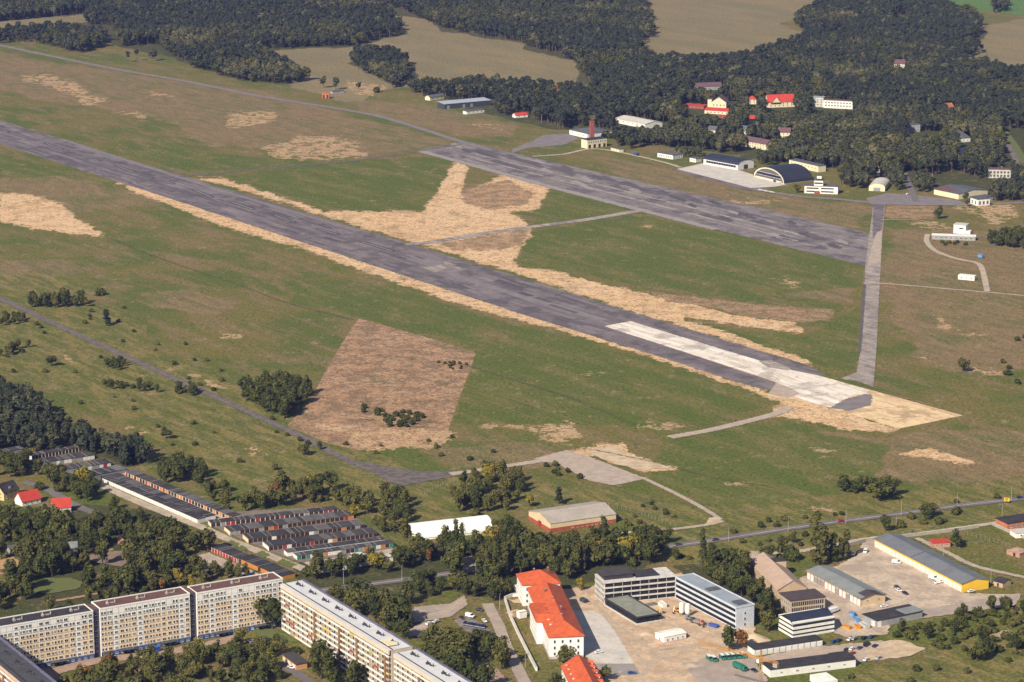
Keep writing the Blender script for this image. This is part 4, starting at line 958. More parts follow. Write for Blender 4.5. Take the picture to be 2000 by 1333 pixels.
b = shell('sheet_hall', 'small white roofed hut beside the garages and street', 'hut', (690,1096), (712,1094), 6, 2.6, 'flat', wm=greyw, rm=white, over=.2); windows(b, 'front', 2, [1], .9, .9)

# ================================================================ FAR SIDE OF THE AIRFIELD
def far(name, label, cat, A, B, D, H, roof='flat', rh=0, wm=None, rm=None, nw=0, zs=(1.2,), ww=1.2, wh=1.3, hide=None, **k):
    b = shell(name, label, cat, A, B, D, H, roof, rh, wm, rm, k.pop('over', .4), **k)
    if nw: windows(b, 'front', nw, zs, ww, wh)
    return b
b = far('heating_plant', 'cream two storey heating plant with dark gates under a row of windows', 'heating plant', (1147,291), (1185,286.5), 11, 9.5, 'flat', 0, cream, navy, 8, (5.8,), 1.5, 2.0)
doors(b, 'front', 4, 3, 4, [doorb], seed=1)
b = far('boiler_hall', 'white boiler hall with slate roof behind the heating plant', 'hall', (1112,263), (1147,271), 34, 5.5, 'hip', 3.2, white, slate, 3, (2,), 1.6, 1.3)
c0 = P(1156, 277); t = thing('brick_chimney', 'square red brick chimney standing beside the heating plant', 'chimney', c0, math.radians(20))
FOOT.append([(c0.x+dx, c0.y+dy) for dx, dy in ((-7,-7),(7,-7),(7,7),(-7,7))])
mb = MB(); k_ = [(2.3, 0), (2.0, 23)]
vs = [(sx*r, sy*r, z) for r, z in k_ for sx, sy in ((-1,-1),(1,-1),(1,1),(-1,1))]
mb.add(vs, [(0,1,5,4),(1,2,6,5),(2,3,7,6),(3,0,4,7),(4,5,6,7)], M('chimney_brick', (.32,.095,.068), (.26,.078,.056), 1/3)); mb.build('shaft', t)
mb = MB(); mb.box(-2.25, 2.25, -2.25, 2.25, 22.2, 23.2, brick); mb.build('cap', t)
b = far('storage_hall', 'white storage hall with pale sheet roof in a clearing of the wood', 'hall', (1202,240), (1260,252), 25, 5.2, 'gx', 2.2, white, palesheet, 6, (2.6,), 2.4, .9)
b = far('grey_hall', 'long dark hall with pale blue grey roof beside the field wood', 'hall', (868,214), (959,206), 17, 6.0, 'shed', 1.2, darkw, M('pale_blue_roof', (.40,.43,.47), (.34,.37,.41), 1/6, .7), 0); doors(b, 'front', 6, 3.5, 4, [doorg, darkw, doorg], seed=4)
b = far('white_shed', 'low white shed with dark windows in front of the long dark hall', 'shed', (911,224), (946,220), 7, 3.6, 'flat', 0, white, felt3, 4, (1.3,), 1.6, 1.2)
b = far('cream_cottage', 'cream cottage at the wood edge left of the long dark hall', 'cottage', (840,197), (868,193), 9, 3.8, 'gx', 2.2, cream, slate, 3, (1.2,))
b = far('gatehouse', 'small white hut with red roof before dark trees', 'hut', (1007,231), (1031,229), 8, 3.0, 'gx', 2.2, white, redroof2, 2, (1,))
b = far('brick_gate', 'orange brick gate ruin with two openings at the far edge of the airfield', 'hut', (629,193), (643,193), 6, 6.5, 'flat', 0, M('orange_brick'), M('orange_brick'), 0); doors(b, 'front', 2, 2, 4.5, [doorb], seed=1)
b = far('field_shed', 'low grey shed beside the orange brick gate', 'shed', (650,184), (672,182), 6, 3, 'flat', 0, greyw, slate, 2, (1,))
b = far('office_pavilion', 'white single storey pavilion beside the apron, left of the blue hangar', 'pavilion', (1284,307), (1314,312), 16, 4.6, 'flat', 0, white, felt3, 6, (1.5,), 1.6, 1.5); windows(b, 'right', 4, [1.5], 1.6, 1.5)
b = far('small_pavilion', 'small white hut between the pavilion and the blue hangar', 'hut', (1347,316), (1359,318), 9, 4.2, 'flat', 0, white, slate, 2, (1.4,))
b = far('roadside_kiosk', 'small white kiosk beside the road right of the heating plant', 'kiosk', (1193,294), (1209,298), 6, 3.2, 'flat', 0, cream, slate, 2, (1.2,))
b = far('blue_roof_hangar', 'white hangar with dark blue barrel roof and a long ribbon window', 'hangar', (1374,321), (1441,333), 24, 5.5, 'archx', 4.2, white, navy)
mb = MB(); mb.box(b.W*.08, b.W*.94, -.1, 0, 2.2, 4.6, dk)
for i in range(12): mb.box(b.W*(.08+.86*i/12)-.1, b.W*(.08+.86*i/12)+.1, -.14, -.1, .2, 4.8, frame)
mb.build('gate', b.e); place(b, doormesh(6, 4.5, darkw), 'right', 12, .2, 'door')
b = far('arched_hangar', 'large hangar with dark arched roof and glazed front facing the apron', 'hangar', (1472,345.5), (1532,360), 36, .8, 'archy', 12.4, cream, M('dark_arch_roof', (.028,.030,.045), (.036,.038,.055), 1/8, .6), over=.6)
mb = MB(); W = b.W; n = 16
arc = [(W/2-(W/2-2.2)*math.cos(math.pi*i/n), .8+(12.4-1.6)*math.sin(math.pi*i/n)) for i in range(n+1)]
vs = [(x, -.12, z) for x, z in arc]; mb.add(vs, [tuple(range(n+1))], M('hangar_gate', (.135,.125,.15), (.11,.1,.125), 1/4, .7)); mb.build('gate', b.e)
mb = MB(); mb.box(W*.12, W*.88, -.3, -.14, 4.4, 7.0, dk); mb.box(W*.1, W*.9, -.34, -.3, 7.0, 7.35, frame); mb.box(W*.1, W*.9, -.34, -.3, 4.1, 4.4, frame); mb.box(W*.08, W*.92, -.4, -.2, 0, 1.8, cream); mb.build('gate_window', b.e)
b = far('hangar_annex', 'long cream building with slate roof behind the arched hangar', 'annex', (1541,324), (1598,337), 10, 6.5, 'flat', 0, cream, slate, 8, (3,), 1.4, 1.4)
# control tower
b = far('control_tower', 'white control tower building with stepped tower and ribbon windows', 'control tower', (1571,377.5), (1636,380), 13, 7.4, 'flat', 0, white, slate, 0)
for z in (1.4, 4.6):
    mb = MB(); mb.box(b.W*.5, b.W*.88, -.1, 0, z, z+1.3, dk); mb.box(b.W*.06, b.W*.42, -.1, 0, z, z+1.3, dk); mb.build('window_ribbon', b.e)
mb = MB(); mb.box(b.W*.28, b.W*.55, 1, 10, 7.7, 13, white); mb.box(b.W*.29, b.W*.54, .88, 1, 9.6, 11, dk); mb.box(b.W*.26, b.W*.57, .6, 10.4, 13, 13.5, slate); mb.build('tower_storey', b.e)
mb = MB(); mb.box(b.W*.36, b.W*.5, 2.5, 8, 13.5, 14.6, dk); mb.box(b.W*.36, b.W*.5, 2.5, 8, 14.6, 17.5, white); mb.box(b.W*.34, b.W*.52, 2.1, 8.4, 17.5, 17.8, slate); mb.build('lookout', b.e)
mb = MB(); mb.box(b.W*.3, b.W*.45, -1.5, 0, .1, 2.6, brick); mb.build('porch', b.e)
b = far('barrel_hall', 'cream fronted hall with pale barrel roof near the road junction', 'hall', (1697,373), (1728,374.5), 34, 3.6, 'archy', 4.2, cream, palesheet, 0); place(b, doormesh(7, 3.4, doorg), 'front', b.W*.5, .1, 'door')
b = far('repair_hall', 'cream walled hall with wide slate and plum roof right of the junction', 'hall', (1824,380), (1872,390), 40, 5.2, 'gx', 2.4, cream, slate, 0)
mb = MB(); mb.ext([(-.5, 5.35), (13, 6.9), (13, 7.1), (-.5, 5.55)], -.45, b.W*.62, purple, 'x'); mb.build('roof_part', b.roofo)
b = far('white_office', 'white office with tall windows in front of the wide slate roofed hall', 'office building', (1909,403), (1933,401), 13, 6.4, 'flat', 0, white, slate, 3, (1.2,), 2.2, 3.4)
windows(b, 'left', 2, [1.2], 2.0, 3.4)
b = far('flat_annex', 'low grey roofed annex joining the white office and the slate roofed hall', 'annex', (1893,394), (1908,397), 22, 4.6, 'flat', 0, greyw, slate, 0)
windows(b, 'front', 3, [1.4], 1.2, 1.2)
b = far('villa', 'white two storey block with tall pale windows near the right picture edge', 'house', (1930,348), (1974,349), 11, 9, 'flat', 0, M('pale_panel', (.62,.58,.5), rough=.8), purple, 6, (1.2, 4.8), 2.2, 2.6); chimney(b, b.W*.6, 6, 9.2, 2, 1.4)
b = far('family_house', 'orange rendered house with dark blue roof in the wood at right', 'house', (1873,310), (1897,308), 11, 5.5, 'gx', 4.5, M('orange_render'), navy, 3, (1.4, 3.6))
b = far('family_house', 'house with big slate hipped roof behind the orange rendered house', 'house', (1869,279), (1895,277), 16, 4.5, 'hip', 7.5, white, slate, 3, (1.2,))
b = far('grey_block', 'weathered grey two storey block in a clearing of the right wood', 'building', (1772,259), (1797,258), 10, 8.5, 'flat', 0, M('weathered_grey', (.38,.37,.35), (.24,.24,.23), 1/2), slate, 3, (1.5, 5), 1.6, 1.8)
b = far('family_house', 'small house with orange roof hidden in the wood at right', 'house', (1845,218), (1863,216), 9, 4.5, 'gx', 4, M('pale_brick'), M('orange_roof', (.52,.2,.07), rough=.8), 2, (1.2,))
b = far('white_tower_block', 'tall white end block of the school in the wood', 'school', (1586,209), (1608,210), 11, 11.5, 'flat', 0, M('pale_panel'), bluegrey, 3, (2, 5, 8), 1.6, 1.6)
b = far('school_wing', 'long white school wing with flat red-brown roof in the wood', 'school', (1608,211), (1665,214), 11, 9.5, 'flat', 0, white, brownroof, 9, (2.5, 6), 2.0, 1.6)
b = far('red_roof_house', 'large cream house with bright red roof and cross gable in the wood', 'house', (1500,211), (1552,209), 13, 6.5, 'gx', 8, cream, redroof2, 6, (1.5, 4), 1.3, 1.5)
mb = MB(); mb.ext([(b.W*.12, 6.4), (b.W*.28, 13), (b.W*.44, 6.4)], -2.4, 6, cream, 'y'); mb.build('cross_gable', b.e); mb = MB(); mb.ext([(b.W*.10, 6.3), (b.W*.28, 13.3), (b.W*.46, 6.3), (b.W*.46, 6.7), (b.W*.28, 13.7), (b.W*.10, 6.7)], -2.9, 6.2, redroof2, 'y'); mb.build('gable_roof', b.roofo)
b = far('red_roof_cottage', 'small cream house with bright red roof left of the large red roof', 'house', (1462,204), (1477,204), 10, 6, 'hip', 4, cream, redroof2, 2, (1.5, 4))
b = far('gabled_hall', 'cream front gabled hall with plum roof above a red roofed annex', 'hall', (1389,215), (1418,216), 22, 9.5, 'gy', 6, cream, purple, 4, (5,), 1.4, 1.8)
mb = MB(); mb.box(-5, -.1, 4, 14, 0, 12, cream); mb.box(-5.3, .2, 3.7, 14.3, 12, 12.3, purple); mb.build('side_block', b.e)
b = far('red_annex', 'low annex with red roof below the gabled hall', 'annex', (1376,222), (1424,225), 14, 4, 'gx', 2.5, cream, redroof2, 6, (1.2,), 1.6, 1.4)
b = far('red_wing', 'narrow wing with flat red roof left of the red roofed annex', 'annex', (1337,211), (1375,214), 10, 4, 'flat', 0, brick, redroof2, 5, (1.2,), 1.4, 1.2)
b = far('red_terrace', 'low red building partly hidden in trees below the red roofed annex', 'annex', (1400,231), (1424,233), 8, 3, 'flat', 0, brick, redroof2, 3, (1,))
b = far('barracks', 'long cream barracks with plum roof among trees behind the blue hangar', 'barracks', (1420,280), (1496,294), 13, 6.4, 'gx', 4, cream, purple, 14, (1.3, 4.2), 1.2, 1.4)
b = far('family_house', 'cream two storey house with plum roof behind the long barracks', 'house', (1518,270), (1543,271), 11, 6.6, 'gx', 4.4, cream, purple, 3, (1.3, 4.2), 1.2, 1.4); chimney(b, b.W*.5, 5, 10.5, 1.6, .9)
b = far('wood_barracks', 'long building with plum roof high in the wood', 'barracks', (1352,178), (1410,176), 12, 5, 'gx', 4, greyw, purple, 6, (1.5,))
b = far('forest_house', 'white house with plum roof far up in the wood at right', 'house', (1744,134), (1768,134), 11, 6, 'gx', 5, white, purple, 3, (1.5, 3.8))
b = far('family_house', 'small cream house with red roof between barracks and red annex', 'house', (1459,243), (1474,243), 9, 5.5, 'gx', 4, cream, redroof2, 2, (1.4,))
b = far('family_house', 'cream house half hidden by trees left of the long barracks', 'house', (1381,262), (1397,264), 9, 5.5, 'gx', 3.5, cream, slate, 2, (1.4, 3.6))
b = far('family_house', 'pale house behind the roof of the long barracks', 'house', (1441,263), (1462,265), 9, 6, 'gx', 4, cream, slate, 3, (1.4, 3.6))
b = far('steep_hut', 'narrow hut with steep bright red roof beside the barrel roofed hall', 'hut', (1711,344), (1719,344), 6, 3, 'gy', 8, white, M('signal_red', (.62,.09,.045), rough=.7), over=.3)
b = far('dark_hut', 'small dark hut with pale front behind the hedge at the junction', 'hut', (1806,353), (1822,353), 8, 4, 'gx', 2.5, tan, purple, 2, (1.2,))
b = far('grey_wood_shed', 'grey barn between trees right of the storage hall', 'barn', (1276,262), (1300,268), 9, 4, 'gx', 1.6, white, slate, 3, (1.2,))
b = far('brick_tower', 'small red brick tower showing among trees above the little red roofed hut', 'tower', (1086,186), (1090,186), 3.5, 12, 'flat', 0, brick, redroof2, 0); windows(b, 'front', 1, [3, 8], .8, 1.2)
# plot right of the crossing taxiway
b = far('white_cube_house', 'white cube shaped building with one dark slot window', 'building', (1862,456), (1886,458), 10, 8.2, 'flat', 0, white, palesheet, 0); place(b, winmesh(3.6, 1.0, dmetal), 'front', b.W*.62, 4.6)
mb = MB(); mb.box(b.W, b.W+4, 1, 7, 0, 3, white); mb.build('annex', b.e)
b = far('long_cabin', 'long low white cabin row in front of the white cube building', 'cabin', (1820,468), (1905,471), 8, 3.8, 'flat', 0, greyw, white, 8, (1.2,), 1.8, 1.4)
b = far('white_container', 'single white container on the grass inside the bend of the path', 'container', (1871,546), (1903,549), 6, 3.6, 'flat', 0, white, white, 0, over=.02); windows(b, 'front', 3, [1.4], 1.2, 1.0)
# ================================================================ TREES
leafmat('leaf_dark', (.050,.062,.015), (.092,.096,.024), (.145,.130,.034))
leafmat('leaf_olive', (.088,.090,.024), (.130,.118,.032), (.165,.135,.032))
leafmat('leaf_yellow', (.26,.20,.030), (.20,.18,.032), (.30,.20,.03))
leafmat('leaf_orange', (.23,.105,.032), (.19,.11,.03), (.25,.10,.03))
leafmat('leaf_pine', (.040,.052,.030), (.066,.072,.036))
leafmat('leaf_forest', (.056,.066,.034), (.104,.104,.050), (.175,.152,.066), .012)
bark = M('bark', (.085,.065,.048), (.06,.046,.035), 1/.8, .95); pinebark = M('pine_bark', (.19,.125,.085), (.13,.09,.065), 1/1.5, .95)
def leaf_quad(mb, c, nrm, s, m, rr):
    n = Vector(nrm).normalized(); a = n.orthogonal().normalized(); b = n.cross(a); t = rr.uniform(0, 6.28)
    u = (a*math.cos(t)+b*math.sin(t))*s; v = (b*math.cos(t)-a*math.sin(t))*s*rr.uniform(.5, .9); k = n*s*.35
    mb.add([c-u-v-k*rr.random(), c+u*.8-v*.7, c+u+v-k*rr.random(), c-u*.7+v*.9], [(0, 1, 2, 3)], m)
ICO = None
def core(mb, c, r, sz, m, rr):
    t = (1+5**.5)/2
    vs = [Vector(p).normalized() for p in ((-1,t,0),(1,t,0),(-1,-t,0),(1,-t,0),(0,-1,t),(0,1,t),(0,-1,-t),(0,1,-t),(t,0,-1),(t,0,1),(-t,0,-1),(-t,0,1))]
    fs = [(0,11,5),(0,5,1),(0,1,7),(0,7,10),(0,10,11),(1,5,9),(5,11,4),(11,10,2),(10,7,6),(7,1,8),(3,9,4),(3,4,2),(3,2,6),(3,6,8),(3,8,9),(4,9,5),(2,4,11),(6,2,10),(8,6,7),(9,8,1)]
    mb.add([c+Vector((v.x*r, v.y*r, v.z*r*sz))*rr.uniform(.8, 1.1) for v in vs], fs, m)
def mesh_raw(mb, name):
    me = bpy.data.meshes.new(name); me.from_pydata(mb.v, [], mb.f)
    for m in mb.mats: me.materials.append(m)
    me.polygons.foreach_set('material_index', mb.m); return me
def lobed(seed, m, nleaf, nl, shape, ls):
    """unit-height crown: lobes fill the given envelope, leaf clumps sit over each lobe"""
    rr = random.Random(seed); mb = MB(); lobes = []
    for i in range(nl):
        z = rr.uniform(shape['z0'], shape['z1']); e = shape['r'](z)
        t = rr.uniform(0, 6.28); q = e*rr.uniform(.15, .75)
        lobes.append((Vector((q*math.cos(t), q*math.sin(t), z)), shape['lr']*rr.uniform(.7, 1.25)))
    for c, r in lobes: core(mb, c, r*.72, shape.get('sz', 1), m, rr)
    for i in range(nleaf):
        c, r = rr.choice(lobes)
        d = Vector((rr.gauss(0, 1), rr.gauss(0, 1), rr.gauss(.25, 1))).normalized()
        p = c+Vector((d.x*r, d.y*r, d.z*r*shape.get('sz', 1)))*rr.uniform(.72, 1.14)
        if sum(1 for c2, r2 in lobes if (p-c2).length < r2*.7) > 0 and rr.random() < .8: continue
        n = (d+Vector((rr.uniform(-1, 1), rr.uniform(-1, 1), rr.uniform(-.6, 1)))*.65)
        leaf_quad(mb, p, n, ls*rr.uniform(.6, 1.3), m, rr)
    return mesh_raw(mb, 'crown')
def trunk_mesh(h, r, m, limbs=3, seed=0):
    rr = random.Random(seed); mb = MB(); mb.cyl((0, 0, -.02), (0, 0, h), r, r*.55, m, 7)
    for i in range(limbs):
        t = 6.28*i/limbs+rr.random(); mb.cyl((0, 0, h*.7), (math.cos(t)*h*.4, math.sin(t)*h*.4, h*1.25), r*.5, r*.2, m, 5)
    return mb.mesh('trunk')
sh_leafy = dict(z0=.34, z1=.82, r=lambda z: .36*math.sin(math.pi*min(1, max(.12, (z-.12)/.95))), lr=.155, sz=1.25)
sh_wide = dict(z0=.36, z1=.78, r=lambda z: .46*math.sin(math.pi*min(1, max(.12, (z-.1)/1.0))), lr=.19)
sh_weep = dict(z0=.3, z1=.84, r=lambda z: .34*math.sin(math.pi*min(1, max(.2, (z-.02)/1.0))), lr=.15, sz=1.5)
sh_pop = dict(z0=.14, z1=.93, r=lambda z: .085*math.sin(math.pi*min(1, max(.1, z)))**.6, lr=.062, sz=1.9)
sh_shrub = dict(z0=.3, z1=.62, r=lambda z: .6, lr=.36)
sh_pine = dict(z0=.55, z1=.9, r=lambda z: .17*(1.25-z)/.5, lr=.11, sz=1.0)
sh_spruce = dict(z0=.14, z1=.95, r=lambda z: .2*(1.02-z), lr=.085, sz=1.2)
sh_for = dict(z0=.42, z1=.82, r=lambda z: .25*math.sin(math.pi*min(1, max(.1, (z-.15)/.9))), lr=.14, sz=1.45)
CROWN = {}
for mk in ('leaf_dark', 'leaf_olive', 'leaf_yellow', 'leaf_orange'):
    k = 4 if mk in ('leaf_dark', 'leaf_olive') else 2
    CROWN['leafy', mk] = [lobed(100+i, MATS[mk], 620, 11, sh_leafy, .042) for i in range(k)]+[lobed(140+i, MATS[mk], 680, 13, sh_wide, .042) for i in range(k-1)]
    CROWN['shrub', mk] = [lobed(200+i, MATS[mk], 260, 7, sh_shrub, .13) for i in range(3)]
    CROWN['weeping', mk] = [lobed(250+i, MATS[mk], 620, 13, sh_weep, .04) for i in range(2)]
    CROWN['poplar', mk] = [lobed(300+i, MATS[mk], 520, 20, sh_pop, .026) for i in range(3)]
CROWN['pine', 'leaf_pine'] = [lobed(400+i, MATS['leaf_pine'], 240, 8, sh_pine, .042) for i in range(4)]
CROWN['spruce', 'leaf_pine'] = [lobed(430+i, MATS['leaf_pine'], 300, 16, sh_spruce, .036) for i in range(3)]
CROWN['forest', 'leaf_forest'] = [lobed(460+i, MATS['leaf_forest'], 260, 8, sh_for, .05) for i in range(5)]
TRUNK = {'leafy': trunk_mesh(.42, .03, bark), 'weeping': trunk_mesh(.4, .03, bark), 'poplar': trunk_mesh(.3, .016, bark, 0), 'shrub': trunk_mesh(.3, .05, bark, 4),
         'pine': trunk_mesh(.72, .016, pinebark, 2), 'spruce': trunk_mesh(.3, .016, bark, 0), 'forest': trunk_mesh(.5, .02, bark, 2)}
NAMES = {'leafy': ('leafy_tree', 'tree'), 'weeping': ('weeping_tree', 'tree'), 'poplar': ('poplar_tree', 'tree'), 'shrub': ('shrub', 'shrub'), 'pine': ('pine_tree', 'tree'), 'spruce': ('conifer_tree', 'tree'), 'forest': ('forest_tree', 'tree')}
TR = random.Random(99); NT = 0
WAIT = []
def tree(kind, mk, x, y, h, label, group=None, wid=None):
    if kind == 'leafy' and group: WAIT.append((mk, x, y, h, label, group, wid))
    else: make_tree(kind, mk, x, y, h, label, group, wid)
def make_tree(kind, mk, x, y, h, label, group=None, wid=None):
    global NT; NT += 1
    nm, cat = NAMES[kind]
    t = thing(nm, label, cat, (x, y, 0), TR.uniform(0, 6.28), group)
    ww = (wid or 1)*TR.uniform(.88, 1.15)
    t.scale = (h*ww, h*ww, h)
    link('trunk', TRUNK[kind], t); link('crown', TR.choice(CROWN[kind, mk]), t)
    return t
KEEP_NP = [np.array(k) for k in KEEP_OUT]
def ok_mask(X, Y, keep=True, feet=True):
    bad = np.zeros(X.shape, bool)
    if feet:
        for f in FOOT: bad |= pip(X, Y, f)
    if keep:
        for f in KEEP_OUT: bad |= pip(X, Y, f)
    return ~bad
GAPS = [(892,1112,940,1150),(700,1146,808,1180),(162,1108,256,1136),(58,1160,168,1196),(-12,1112,46,1142),(1025,1030,1205,1066),(215,1062,250,1090),(790,1216,850,1262),(885,1240,975,1275)]
def scatter(poly, sp, seed, jit=.38, keep=True):
    W_ = [tuple(P(*p)[:2]) for p in poly]; rs = np.random.RandomState(seed)
    x0, x1 = min(p[0] for p in W_), max(p[0] for p in W_); y0, y1 = min(p[1] for p in W_), max(p[1] for p in W_)
    nx_, ny_ = int((x1-x0)/sp)+2, int((y1-y0)/(sp*.87))+2
    I, J = np.meshgrid(np.arange(nx_), np.arange(ny_))
    X = x0+(I+.5*(J % 2))*sp+rs.uniform(-jit, jit, I.shape)*sp; Y = y0+J*sp*.87+rs.uniform(-jit, jit, I.shape)*sp
    X, Y = X.ravel(), Y.ravel(); k = pip(X, Y, W_); X, Y = X[k], Y[k]
    k = ok_mask(X, Y, keep)
    qx, qy = toPix(X, Y)       # gaps through which streets and plots stay in view
    for (x0_, y0_, x1_, y1_) in GAPS: k &= ~((qx > x0_) & (qx < x1_) & (qy > y0_) & (qy < y1_))
    return X[k], Y[k]
def cluster(label, poly, sp, mix, h0, h1, seed, kind_group, thin=0.0, wid=None):
    """mix: list of (kind, leaf material, weight)"""
    X, Y = scatter(poly, sp, seed); rr = random.Random(seed)
    for x, y in zip(X, Y):
        if rr.random() < thin: continue
        k = rr.choices(mix, [m[2] for m in mix])[0]
        h = rr.uniform(h0, h1)*(1.14 if 11 <= seed <= 30 else 1)*(.42 if k[0] == 'shrub' else 1.25 if k[0] == 'poplar' else 1)
        lb = label
        if k[1] == 'leaf_yellow': lb = label.replace('tree', 'yellow autumn tree', 1).replace('green ', '')
        elif k[1] == 'leaf_orange': lb = label.replace('tree', 'orange autumn tree', 1).replace('green ', '')
        if k[0] == 'poplar': lb = lb.replace('tree', 'slender poplar tree', 1)
        if k[0] == 'shrub': lb = lb.replace('tree', 'low shrub', 1)
        tree(k[0], k[1], float(x), float(y), h, lb, kind_group + {'shrub': ', shrubs', 'poplar': ', poplars'}.get(k[0], '') + {'leaf_yellow': ', yellow', 'leaf_orange': ', orange'}.get(k[1], ''), wid)
D_, O_, Y_, G_ = 'leaf_dark', 'leaf_olive', 'leaf_yellow', 'leaf_orange'
mixd = [('leafy', D_, 6), ('leafy', O_, 3), ('leafy', Y_, .12), ('shrub', D_, 1.2), ('weeping', D_, 1)]
mixo = [('leafy', D_, 4), ('leafy', O_, 5), ('leafy', Y_, .4), ('leafy', G_, .25), ('shrub', O_, 2), ('weeping', O_, 1)]
# foreground, left
cluster('green tree in the allotment gardens behind the slab blocks', [(-30,1030),(60,1032),(120,1036),(190,1034),(300,1040),(370,1058),(408,1078),(412,1090),(365,1092),(360,1150),(300,1160),(240,1168),(160,1175),(60,1176),(-30,1200)], 9.3, mixd, 8, 15, 11, 'trees of the allotment gardens', .1)
cluster('tree on the strip behind the red-brown roofed slab blocks', [(60,1206),(200,1166),(300,1148),(370,1128),(380,1112),(420,1118),(520,1118),(540,1126),(480,1131),(380,1140),(240,1174),(100,1206)], 7.6, mixo, 6, 10, 12, 'trees directly behind the slab blocks', .05)
cluster('tree below the black-roofed garages at upper left', [(66,925),(110,935),(180,945),(192,965),(186,985),(120,980),(80,965)], 8.5, mixd, 8, 12, 13, 'trees below the upper garages')
cluster('tree at the left edge beside the small garages', [(-20,890),(60,905),(62,935),(30,938),(-20,930)], 9, mixd, 8, 12, 14, 'trees at the left edge')
cluster('tree at the left edge below the yellow house', [(-20,1008),(40,1016),(150,1034),(230,1030),(120,1048),(-20,1045)], 9, mixd, 7, 12, 15, 'trees around the red roofed houses')
cluster('weeping tree on the meadow beside the orange-doored garages', [(300,925),(330,915),(395,922),(404,942),(360,948),(320,945)], 8, [('weeping', D_, 3), ('leafy', D_, 1)], 9, 12, 16, 'weeping trees beside the garages')
cluster('tree in the scrub above the long garages', [(395,945),(430,935),(470,985),(450,1000),(380,962)], 9, mixo, 5, 9, 17, 'scrub above the long garages', .05)
cluster('tree in the scrub above the comb of garages', [(560,960),(640,955),(700,980),(740,975),(800,985),(800,1030),(795,1062),(775,1062),(735,1036),(705,1006),(640,990),(560,992),(470,1005),(480,985)], 9.5, mixo, 7, 13, 18, 'scrub above the comb of garages', .05)
cluster('tree of the copse between the track bend and warehouse', [(880,960),(920,930),(960,925),(1020,935),(1030,965),(1000,1000),(930,1010),(890,1000)], 9, mixo, 7, 12, 19, 'copse above the tent hall', .15)
cluster('tree between the nearest garage row and the street', [(600,1120),(650,1126),(740,1100),(800,1082),(880,1062),(890,1085),(800,1110),(720,1128),(640,1142),(600,1140)], 8.5, mixd, 8, 13, 20, 'tree belt between garages and street', .08)
cluster('tree behind the long tent hall', [(965,1050),(1000,1030),(1010,1048),(975,1056)], 7, mixd, 8, 11, 21, 'trees beside the tent hall')
cluster('tree in the belt above the red-roofed office', [(870,1085),(920,1070),(1000,1075),(1040,1080),(1200,1066),(1290,1060),(1300,1098),(1240,1105),(1150,1115),(1130,1140),(1100,1128),(1020,1120),(970,1140),(900,1150),(880,1120)], 7.6, mixd+[('poplar', D_, 2.0), ('poplar', O_, 1), ('leafy', Y_, .5)], 10, 15, 22, 'tree belt above the office', 0)
cluster('tree between street and car park, left of the office', [(780,1150),(880,1140),(980,1150),(1000,1165),(985,1185),(950,1180),(930,1168),(880,1160),(820,1178),(760,1190)], 9, mixd, 8, 13, 23, 'trees between street and car park', .15)
cluster('big tree beside the white-roofed slab block', [(640,1180),(690,1182),(770,1200),(796,1228),(765,1240),(700,1212)], 10, [('leafy', O_, 4), ('leafy', D_, 3)], 12, 17, 24, 'big trees beside the white-roofed block')
cluster('tree of the dense grove beside the parked cars', [(838,1288),(890,1276),(955,1288),(1000,1315),(985,1352),(900,1356),(850,1332),(832,1305)], 9, [('leafy', O_, 3), ('leafy', D_, 5)], 12, 17, 25, 'grove beside the parked cars')
cluster('tree in the courtyard of the slab blocks', [(240,1300),(330,1290),(420,1275),(470,1262),(560,1262),(540,1300),(560,1345),(120,1380),(130,1345),(200,1315)], 8.5, mixo, 6, 12, 26, 'trees of the courtyard', .08)
cluster('tree in front of the middle slab block', [(225,1275),(270,1268),(340,1258),(370,1250),(400,1240),(470,1232),(470,1240),(380,1262),(250,1285)], 9, mixd, 8, 13, 27, 'trees in front of the slab blocks', .1)
cluster('tree under the balconies of the white-roofed slab block', [(560,1262),(580,1260),(640,1310),(700,1350),(760,1400),(690,1400),(640,1350),(600,1300)], 10, mixd, 7, 13, 28, 'trees under the balconies', .2)
cluster('tree between the pale blue block and the pink barn', [(1360,1120),(1400,1108),(1455,1105),(1470,1150),(1500,1172),(1515,1200),(1490,1215),(1450,1175),(1400,1148)], 9, mixd, 9, 14, 29, 'trees behind the pale blue block')
cluster('tree beside the brown office and workshop', [(1570,1140),(1590,1150),(1640,1190),(1650,1215),(1620,1222),(1612,1190),(1575,1165)], 9, mixd, 6, 9, 30, 'trees between brown office and workshop')
cluster('tree in the bottom right corner', [(1720,1240),(1800,1228),(1900,1200),(2010,1180),(2010,1290),(1900,1290),(1820,1270),(1810,1262),(1740,1248)], 8.5, [('shrub', D_, 5), ('shrub', O_, 5), ('leafy', D_, 1.4)], 7, 12, 31, 'scrub in the bottom right corner', .12)
cluster('tree growing low at the bottom edge', [(1640,1335),(1680,1310),(2010,1290),(2010,1360),(1640,1360)], 13, [('shrub', D_, 4), ('shrub', O_, 5)], 7, 10, 32, 'shrubs at the bottom edge', .5)
cluster('tree along the fence of the trade yard', [(1745,1240),(1800,1225),(1900,1200),(1985,1188),(1985,1196),(1900,1212),(1800,1236),(1750,1250)], 7, [('leafy', D_, 2), ('shrub', D_, 3)], 6, 10, 33, 'hedge of the trade yard', .1)
cluster('tree on the road verge at right', [(1300,1085),(1400,1066),(1500,1052),(1590,1042),(1590,1070),(1480,1078),(1400,1100),(1310,1108)], 12, [('shrub', D_, 4), ('leafy', D_, 1.5), ('shrub', O_, 3)], 5, 9, 34, 'verge below the road', .1)
